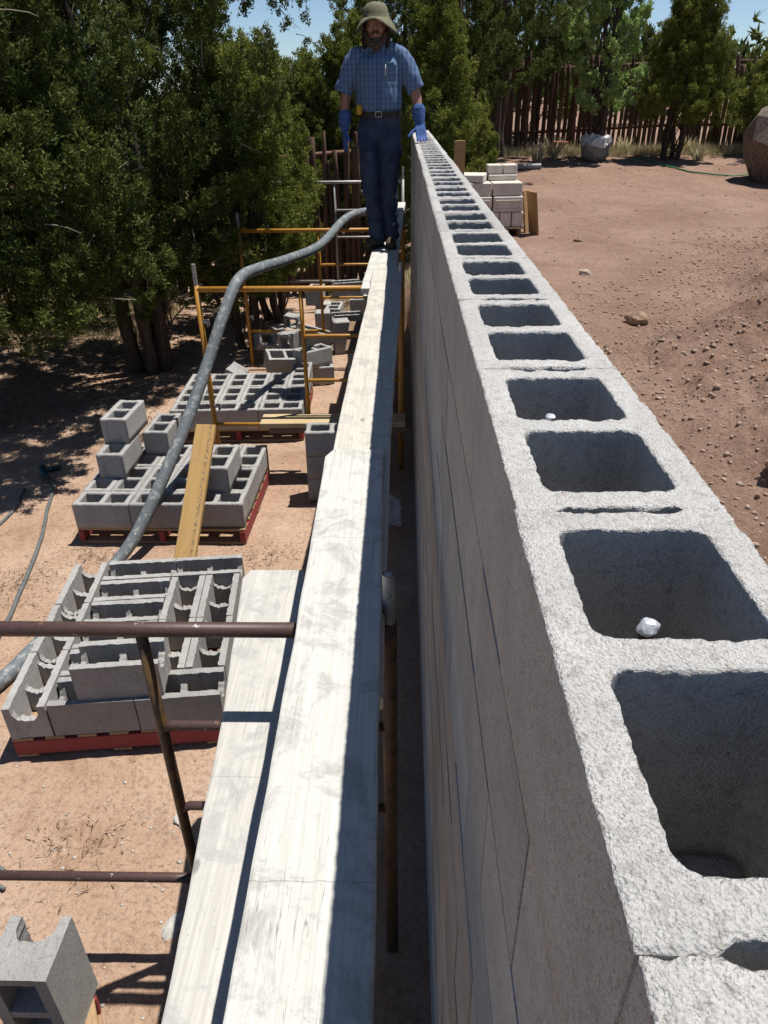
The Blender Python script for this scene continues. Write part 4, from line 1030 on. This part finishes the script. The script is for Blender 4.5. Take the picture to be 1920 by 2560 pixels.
# boulder
bx, by = 6.35, 13.4
bm = bmesh.new(); bmesh.ops.create_icosphere(bm, subdivisions=2, radius=0.8)
for v in bm.verts:
    q = np.array([v.co[:]]); v.co *= 1+0.30*fbm(q, 1.3, 3, 4)[0]; v.co.z *= 0.95
    if v.co.z < -0.35: v.co.x *= 0.6; v.co.y *= 0.6
me = bm_mesh('boulder', bm, False); me.materials.append(stone_mat('boulder_rock', (0.15, 0.115, 0.09), (0.29, 0.24, 0.19)))
tag(link('boulder', me, None, None, (bx, by, gz1(bx, by)+0.52), (0.2, 0.1, 0.5)), 'large faceted brown boulder at the right edge of the yard', 'boulder')
# green garden hose
def gh(pts): 
    return cord('garden_hose', pts, 0.013, plain('green_hose', (0.05, 0.22, 0.10), 0.5), 'thin green garden hose lying across the right yard', 'hose')
gh([(4.1, 16.0, 0), (4.4, 15.8, 0), (4.7, 15.9, 0), (5.0, 14.6, 0), (5.3, 14.1, 0), (5.9, 13.95, 0), (6.3, 14.6, 0)])
o = box('terracotta_box', (0.28, 0.2, 0.22), (0, 0, 0.11), plain('terracotta', (0.32, 0.11, 0.06), 0.85), None, 0.015, (3.25, 17.0, gz1(3.25, 17.0)), (0, 0, 0.2)); tag(o, 'small terracotta coloured box at the foot of the right fence', 'box')

# ------------------------------------------------------------------ the man
MX, MY, MZ = -0.300, 6.66, 1.5735
def remesh(name, parts, voxel, mat, parent, smooth=4, wr=None, loc=(0, 0, 0)):
    mb = MB(); [mb.add(p) for p in parts]
    me = np_mesh('tmp', np.concatenate(mb.V), mb.F)
    ob = bpy.data.objects.new('tmp', me); COL.objects.link(ob)
    md = ob.modifiers.new('r', 'REMESH'); md.mode = 'VOXEL'; md.voxel_size = voxel
    ms = ob.modifiers.new('s', 'SMOOTH'); ms.iterations = smooth; ms.factor = 0.5
    dg = bpy.context.evaluated_depsgraph_get(); dg.update()
    m2 = bpy.data.meshes.new_from_object(ob.evaluated_get(dg)); bpy.data.objects.remove(ob)
    if wr:
        n = len(m2.vertices); co = np.empty(n*3, np.float32); m2.vertices.foreach_get('co', co); no = np.empty(n*3, np.float32); m2.vertices.foreach_get('normal', no)
        co = co.reshape(-1, 3); no = no.reshape(-1, 3); co = co+no*wr(co)[:, None]; m2.vertices.foreach_set('co', co.astype(np.float32).ravel())
    m2.polygons.foreach_set('use_smooth', np.ones(len(m2.polygons), bool)); m2.name = name; m2.materials.clear(); m2.update()
    return link(name, m2, mat, parent, loc)
def seg(pts, rx, ry=None, n=16, k=5, flat=False):
    P = catmull(pts, k); u = np.linspace(0, 1, len(P)); ui = np.linspace(0, 1, len(pts))
    r1 = np.interp(u, ui, rx); r2 = np.interp(u, ui, ry) if ry is not None else r1
    # rounded ends
    d0 = P[0]-P[1]; d0 /= np.linalg.norm(d0); d1 = P[-1]-P[-2]; d1 /= np.linalg.norm(d1); m0 = min(r1[0], r2[0]); m1 = min(r1[-1], r2[-1])
    if flat: P = np.vstack([P[0]+d0*m0*.8, P[0]+d0*m0*.5, P, P[-1]+d1*.001, P[-1]+d1*.002]); return tube_vf(P, np.concatenate([[r1[0]*.45, r1[0]*.82], r1, [r1[-1]*.97, r1[-1]*.9]]), n, np.concatenate([[r2[0]*.45, r2[0]*.82], r2, [r2[-1]*.97, r2[-1]*.9]]))
    P = np.vstack([P[0]+d0*m0*.8, P[0]+d0*m0*.5, P, P[-1]+d1*m1*.5, P[-1]+d1*m1*.8])
    r1 = np.concatenate([[r1[0]*.45, r1[0]*.82], r1, [r1[-1]*.82, r1[-1]*.45]]); r2 = np.concatenate([[r2[0]*.45, r2[0]*.82], r2, [r2[-1]*.82, r2[-1]*.45]])
    return tube_vf(P, r1, n, r2)
def ball(c, rx, ry, rz, n=14):
    V = []; F = []
    for i in range(1, n):
        a = math.pi*i/n
        for j in range(2*n): b = math.pi*j/n; V.append((c[0]+rx*math.sin(a)*math.cos(b), c[1]+ry*math.sin(a)*math.sin(b), c[2]+rz*math.cos(a)))
    V += [(c[0], c[1], c[2]+rz), (c[0], c[1], c[2]-rz)]; m = 2*n; t0 = len(V)-2
    for j in range(m):
        F.append((t0, j, (j+1) % m)); F.append((t0+1, (n-2)*m+(j+1) % m, (n-2)*m+j))
        for i in range(n-2): F.append((i*m+j, (i+1)*m+j, (i+1)*m+(j+1) % m, i*m+(j+1) % m))
    return V, F
def hand(wr, kn, fdir, side, thumb, sc=1.0, fat=1.0, curl=0.25, drop=(0, 0, -1)):
    """palm from wrist to knuckles, four unequal fingers bent at two joints, thumb from the palm's side"""
    w = np.array(wr, float); k = np.array(kn, float); f = np.array(fdir, float); f /= np.linalg.norm(f); s = np.array(side, float); s /= np.linalg.norm(s); dn = np.array(drop, float)
    parts = [seg([w+s*.024*sc*q, (w+k)/2+s*.027*sc*q, k+s*.030*sc*q], [.017*fat*sc, .016*fat*sc, .013*fat*sc]) for q in (-1, -.33, .33, 1)]
    for q, l in ((-1, .072), (-.34, .082), (.34, .077), (1, .060)):
        b = k+s*.031*sc*q; d1 = f+s*.12*q; d1 /= np.linalg.norm(d1)
        p1 = b+d1*l*.45*sc; d2 = d1+dn*curl; d2 /= np.linalg.norm(d2); p2 = p1+d2*l*.32*sc; d3 = d2+dn*curl; d3 /= np.linalg.norm(d3); p3 = p2+d3*l*.25*sc
        parts.append(seg([b-d1*.015, b, p1, p2, p3], np.array([.0105, .0105, .0098, .0092, .0080])*fat*sc, None, 10, 3))
    th = np.array(thumb, float); b = w+(k-w)*.35+s*.024*sc*np.sign(th @ s+1e-9); p1 = b+th*.045*sc; d2 = th+f*.5; d2 /= np.linalg.norm(d2); p2 = p1+d2*.032*sc; p3 = p2+(d2+dn*.3)*.024*sc
    parts.append(seg([b, p1, p2, p3], np.array([.0145, .0120, .0110, .0095])*fat*sc, None, 10, 3))
    return parts
Hc = np.array([-0.015, -0.02, 1.665])
# joints (local: facing -y)
shR, elR, wrR = (-0.195, 0.015, 1.455), (-0.272, 0.02, 1.19), (-0.288, -0.03, 0.955)
shL, elL, wrL = (0.205, 0.015, 1.460), (0.300, 0.00, 1.205), (0.338, -0.085, 0.985)
knR = (-0.285, -0.055, 0.865); knL = (0.352, -0.165, 0.893)
hands_R = lambda fat: hand(wrR, knR, (0.03, -.12, -1), (0.35, -0.94, 0.05), (0.35, -.85, -.45), 1.0, fat, 0.12, (0.6, -.1, 0))
hands_L = lambda fat: hand(wrL, knL, (0.10, -.95, -0.32), (1, 0.08, 0.0), (-.85, -.3, -.55), 1.0, fat, 0.12)
skin = plain('skin', (0.36, 0.19, 0.13), 0.6, 0.12, 60, 0.3)
body_parts = [ball(Hc, .077, .098, .118), ball(Hc+[0, -.022, -.055], .062, .070, .070), seg([Hc+[0, .03, -.06], (-.005, .03, 1.50), (0, .03, 1.44)], [.058, .060, .075]),
    ball(Hc+[0, -.104, -.018], .014, .020, .024), ball(Hc+[0, -.096, .012], .011, .016, .022), ball(Hc+[0, -.085, .030], .052, .018, .012), ball(Hc+[-.079, .0, -.012], .012, .02, .032), ball(Hc+[.079, .0, -.012], .012, .02, .032),
    ball(Hc+[-.038, -.072, -.025], .026, .020, .022), ball(Hc+[.038, -.072, -.025], .026, .020, .022), ball(Hc+[0, -.090, -.058], .026, .014, .012), ball(Hc+[0, -.078, -.092], .026, .024, .022),
    seg([(0, .02, .93), (0, .02, 1.1), (0, .015, 1.3), (0, .02, 1.44)], [.150, .145, .155, .120], [.10, .10, .10, .065], 20),
    seg([shR, elR, wrR], [.046, .042, .032]), seg([shL, elL, wrL], [.046, .045, .032]), seg([shR, (0, .02, 1.45), shL], [.045, .055, .045]),
    seg([(-.085, .01, .93), (-.075, -.02, .5), (-.025, .01, .09)], [.085, .058, .040]), seg([(.085, .01, .93), (.075, .0, .5), (.085, .055, .09)], [.085, .058, .040]),
    seg([(-.02, .03, .05), (-.12, -.10, .04)], [.036, .030]), seg([(.085, .08, .05), (.09, -.10, .04)], [.036, .030])] + hands_R(0.86) + hands_L(0.86)
man = remesh('person', body_parts, 0.0075, skin, None, 3, None, (MX, MY, MZ))
tag(man, 'bearded man in sun hat, blue plaid shirt, jeans and blue gloves standing on the planks', 'person')
# shirt
MS = Mt('blue_plaid_cotton', 0.9, 0.15); o = MS.xyz()
sx1 = MS.math('SINE', MS.math('MULTIPLY', o[0], 2*math.pi/0.034)); sz1 = MS.math('SINE', MS.math('MULTIPLY', o[2], 2*math.pi/0.040))
sx2 = MS.math('SINE', MS.math('MULTIPLY', o[0], 2*math.pi/0.0113)); 
base = MS.mix(MS.ramp(MS.math('MULTIPLY_ADD', sx1, .5, .5), [(0.30, 0.0), (0.75, 1.0)]), (0.084, 0.132, 0.228), (0.105, 0.160, 0.262))
base = MS.mix(MS.math('MULTIPLY', MS.ramp(MS.math('MULTIPLY_ADD', sz1, .5, .5), [(0.5, 0.0), (0.7, 1.0)]), .40), base, (0.05, 0.095, 0.20))
base = MS.mix(MS.math('MULTIPLY', MS.ramp(MS.math('MULTIPLY_ADD', sx1, .5, .5), [(0.93, 0.0), (0.97, 1.0)]), .3), base, (0.26, 0.31, 0.39))
MS.color(base); MS.bump(MS.noise(45, 3), .2, .006)
def folds(co): return 0.010*fbm(co*np.array([1.0, 1.0, 0.30]), 14, 3, 3)+0.006*fbm(co, 9, 3, 8)
shirt = remesh('shirt', [seg([(0, .005, 1.095), (0, -.008, 1.15), (0, -.002, 1.26), (0, .006, 1.40), (0, .016, 1.47)], [.176, .190, .192, .190, .128], [.130, .152, .150, .140, .092], 24),
    seg([(-.14, .018, 1.485), (0, .022, 1.515), (.15, .018, 1.490)], [.052, .068, .052]), seg([(0, .028, 1.50), (0, .030, 1.545)], [.074, .066]),
    seg([(-.155, .015, 1.462), (-.225, .018, 1.36), (-.292, .02, 1.215)], [.078, .078, .076], [.074, .072, .072], flat=True), seg([(.165, .015, 1.466), (.240, .015, 1.36), (.310, .005, 1.225)], [.078, .078, .074], [.074, .072, .070], flat=True)], 0.0075, MS.m, man, 4, folds)
cb = MB()
for s in (-1, 1):
    cb.add(([(s*.012, -.078, 1.485), (s*.070, -.052, 1.50), (s*.082, -.005, 1.545), (s*.050, -.045, 1.548), (s*.012, -.086, 1.478), (s*.075, -.060, 1.492)], [(0, 1, 2, 3), (4, 0, 3, 3)][:1] if s > 0 else [(3, 2, 1, 0)]))
cb.build('collar', MS.m, man, False)
pk = box('shirt_pocket', (0.10, 0.006, 0.115), (0.098, -0.141, 1.345), MS.m, man, 0.002)
pk.rotation_euler = (0, 0, 0)
tube('pen', [(0.060, -.150, 1.325), (0.060, -.149, 1.408)], .005, plain('white_pen', (0.6, 0.7, 0.72), .4), man, 8)
box('note_pad', (0.05, 0.010, 0.03), (0.100, -0.142, 1.402), plain('teal_card', (0.04, 0.17, 0.22), .6), man, 0.002)
tube('placket', [(0, -.152, 1.08), (0, -.158, 1.20), (0, -.147, 1.36), (0, -.105, 1.47)], .007, MS.m, man, 6)
# trousers
MJ = Mt('dark_denim', 0.9, 0.15); n = MJ.noise(7, 5, .6); n2 = MJ.noise(300, 2, .5)
cjn = MJ.mix(MJ.ramp(n, [(.35, 0.0), (.7, 1.0)]), (0.020, 0.032, 0.062), (0.045, 0.066, 0.110)); MJ.color(MJ.mix(MJ.math('MULTIPLY', MJ.ramp(MJ.noise(5, 4), [(.58, 0.0), (.72, 1.0)]), .4), cjn, (0.17, 0.15, 0.13))); MJ.bump(n2, .2, .002)
def jf(co): return 0.011*fbm(co*np.array([.8, .8, 1.3]), 10, 4, 5)+np.where(co[:, 2] < .32, 0.006*np.sin(co[:, 2]*70+co[:, 0]*9), 0)
remesh('jeans', [seg([(0, .012, .90), (0, .010, 1.0), (0, .008, 1.065)], [.170, .172, .168], [.125, .128, .122], 22), seg([(-.086, .01, .95), (-.084, -.02, .70), (-.074, -.026, .48), (-.038, .0, .20), (-.022, .0, .085)], [.098, .090, .078, .070, .072], [.108, .095, .082, .074, .078]),
    seg([(.086, .01, .95), (.088, .0, .70), (.084, .0, .48), (.088, .05, .20), (.088, .05, .085)], [.098, .090, .078, .068, .070], [.108, .095, .082, .074, .078])], 0.0085, MJ.m, man, 3, jf)
th = np.linspace(0, 2*np.pi, 40, endpoint=False); V = []; F = []
for i, (dz, k) in enumerate(((1.035, 1.0), (1.035, 1.04), (1.078, 1.04), (1.078, 1.0))):
    for a in th: V.append((.183*k*math.cos(a), .006+.142*k*math.sin(a), dz))
for i in range(4):
    for j in range(40): F.append((i*40+j, i*40+(j+1) % 40, ((i+1) % 4)*40+(j+1) % 40, ((i+1) % 4)*40+j))
bt = link('belt', np_mesh('belt', V, F, False), plain('black_leather', (0.02, 0.018, 0.016), .5), man)
b = bmesh.new()
for (cx, cz, w, h) in ((0, 1.076, .05, .006), (0, 1.038, .05, .006), (-.024, 1.057, .006, .04), (.024, 1.057, .006, .04)): box_bm((w, .006, h), (cx, -.146, cz), .001, 1, b)
link('belt_buckle', bm_mesh('belt_buckle', b), M_GRYM, bt)
t2 = box('tape_measure', (.045, .035, .075), (-.158, -.112, 1.09), plain('yellow_plastic', (.55, .30, .02), .45), man, .012)
# gloves
mg = plain('blue_glove_rubber', (0.065, 0.118, 0.30), .9, .38, 26, .12, 0, .006)
remesh('glove', hands_R(1.12)+[seg([(-.2845, -.005, 1.055), (-.287, -.018, 1.0), wrR], [.056, .050, .040][::-1][::-1], [.050, .046, .034])], 0.0036, mg, man, 3)
remesh('glove', hands_L(1.12)+[seg([(.327, -.050, 1.085), (.331, -.068, 1.03), wrL], [.058, .051, .040], [.054, .047, .034])], 0.0036, mg, man, 3)
# boots
mbt = plain('dusty_boot_leather', (0.085, 0.065, 0.050), .85, .35, 22, .2, 0, .004); msl = plain('boot_sole', (0.04, 0.035, 0.03), .9)
for (hx, hy, tx, ty) in ((0.005, .055, -.125, -.135), (.086, .115, .098, -.135)):
    d = np.array([tx-hx, ty-hy, 0]); d /= np.linalg.norm(d); h = np.array([hx, hy, 0]); tp = np.array([tx, ty, 0])
    bo = remesh('boot', [seg([h+[0, 0, .055], h+d*.06+[0, 0, .060], h+d*.16+[0, 0, .054], tp-d*.02+[0, 0, .042]], [.040, .043, .050, .043], [.044, .050, .042, .030]), seg([h+d*.03+[0, 0, .06], h+d*.025+[0, 0, .16]], [.046, .050])], 0.006, mbt, man, 2)
    mb = MB(); mb.add(seg([h+[0, 0, .0135], h+d*.12+[0, 0, .0125], tp-d*.01+[0, 0, .0125]], [.044, .046, .046], [.0125, .0115, .0115])); mb.build('boot_sole', msl, bo)
# hair, beard, hat
mh = plain('dark_hair', (0.035, 0.026, 0.020), .8, .5, 60, .2, 0, .01)
def hairw(co): return 0.007*fbm(co*np.array([2.5, 2.5, 0.5]), 40, 2, 4)
remesh('hair', [ball(Hc+[0, .030, .02], .090, .092, .118), seg([Hc+[-.083, .005, .0], Hc+[-.092, .005, -.09], Hc+[-.085, .01, -.16]], [.018, .024, .014], [.035, .04, .025]), seg([Hc+[.083, .005, .0], Hc+[.092, .005, -.09], Hc+[.085, .01, -.16]], [.018, .024, .014], [.035, .04, .025]), seg([Hc+[0, .07, 0], Hc+[0, .085, -.14]], [.085, .07], [.04, .03])], .006, mh, man, 2, hairw)
mbd = plain('grey_brown_beard', (0.085, 0.060, 0.045), .85, .5, 70, .2, 0, .01)
remesh('beard', [seg([Hc+[-.068, -.03, -.055], Hc+[-.052, -.066, -.10], Hc+[0, -.094, -.125], Hc+[.052, -.066, -.10], Hc+[.068, -.03, -.055]], [.020, .026, .036, .026, .020], [.022, .026, .032, .026, .022]), seg([Hc+[0, -.09, -.11], Hc+[0, -.098, -.165]], [.044, .020], [.030, .016]), seg([Hc+[-.034, -.092, -.058], Hc+[0, -.108, -.044], Hc+[.034, -.092, -.058]], [.008, .011, .008])], .0045, mbd, man, 1, hairw)
for s in (-1, 1):
    e = MB().add(ball(Hc+[s*.031, -.0835, .008], .0115, .009, .0085, 8)).build('eye', plain('eye_white', (.5, .47, .43), .3), man); MB().add(ball(Hc+[s*.031, -.0905, .008], .005, .003, .005, 6)).build('pupil', plain('dark_pupil', (.02, .015, .01), .2), e)
mhat = plain('khaki_hat_cloth', (0.19, 0.185, 0.12), .95, .12, 30, .1, 0, .004)
prof = [(0.0, .132), (.040, .130), (.070, .118), (.092, .090), (.103, .045), (.108, .012), (.112, .006), (.135, -.004), (.160, -.026), (.176, -.050), (.174, -.054), (.155, -.031), (.130, -.012), (.108, .0), (.099, .04), (.086, .084), (.06, .108), (0.0, .118)]
V = []; F = []; n = 48
for (r, z) in prof:
    for j in range(n):
        a = 2*math.pi*j/n; u = sstep(.11, .176, np.array([r]))[0]
        dz = u*(-.070*abs(math.cos(a))**1.7+.022*max(0, -math.sin(a))+.012*math.sin(3*a+1)); k = 1+u*.04
        V.append((Hc[0]+r*k*math.cos(a)*.98, Hc[1]+.012+r*1.08*math.sin(a), Hc[2]+.046+z*(0.84 if z > 0 else 0.8)+dz))
for i in range(len(prof)-1):
    for j in range(n): F.append((i*n+j, (i+1)*n+j, (i+1)*n+(j+1) % n, i*n+(j+1) % n))
link('sun_hat', np_mesh('sun_hat', V, F, True), mhat, man)
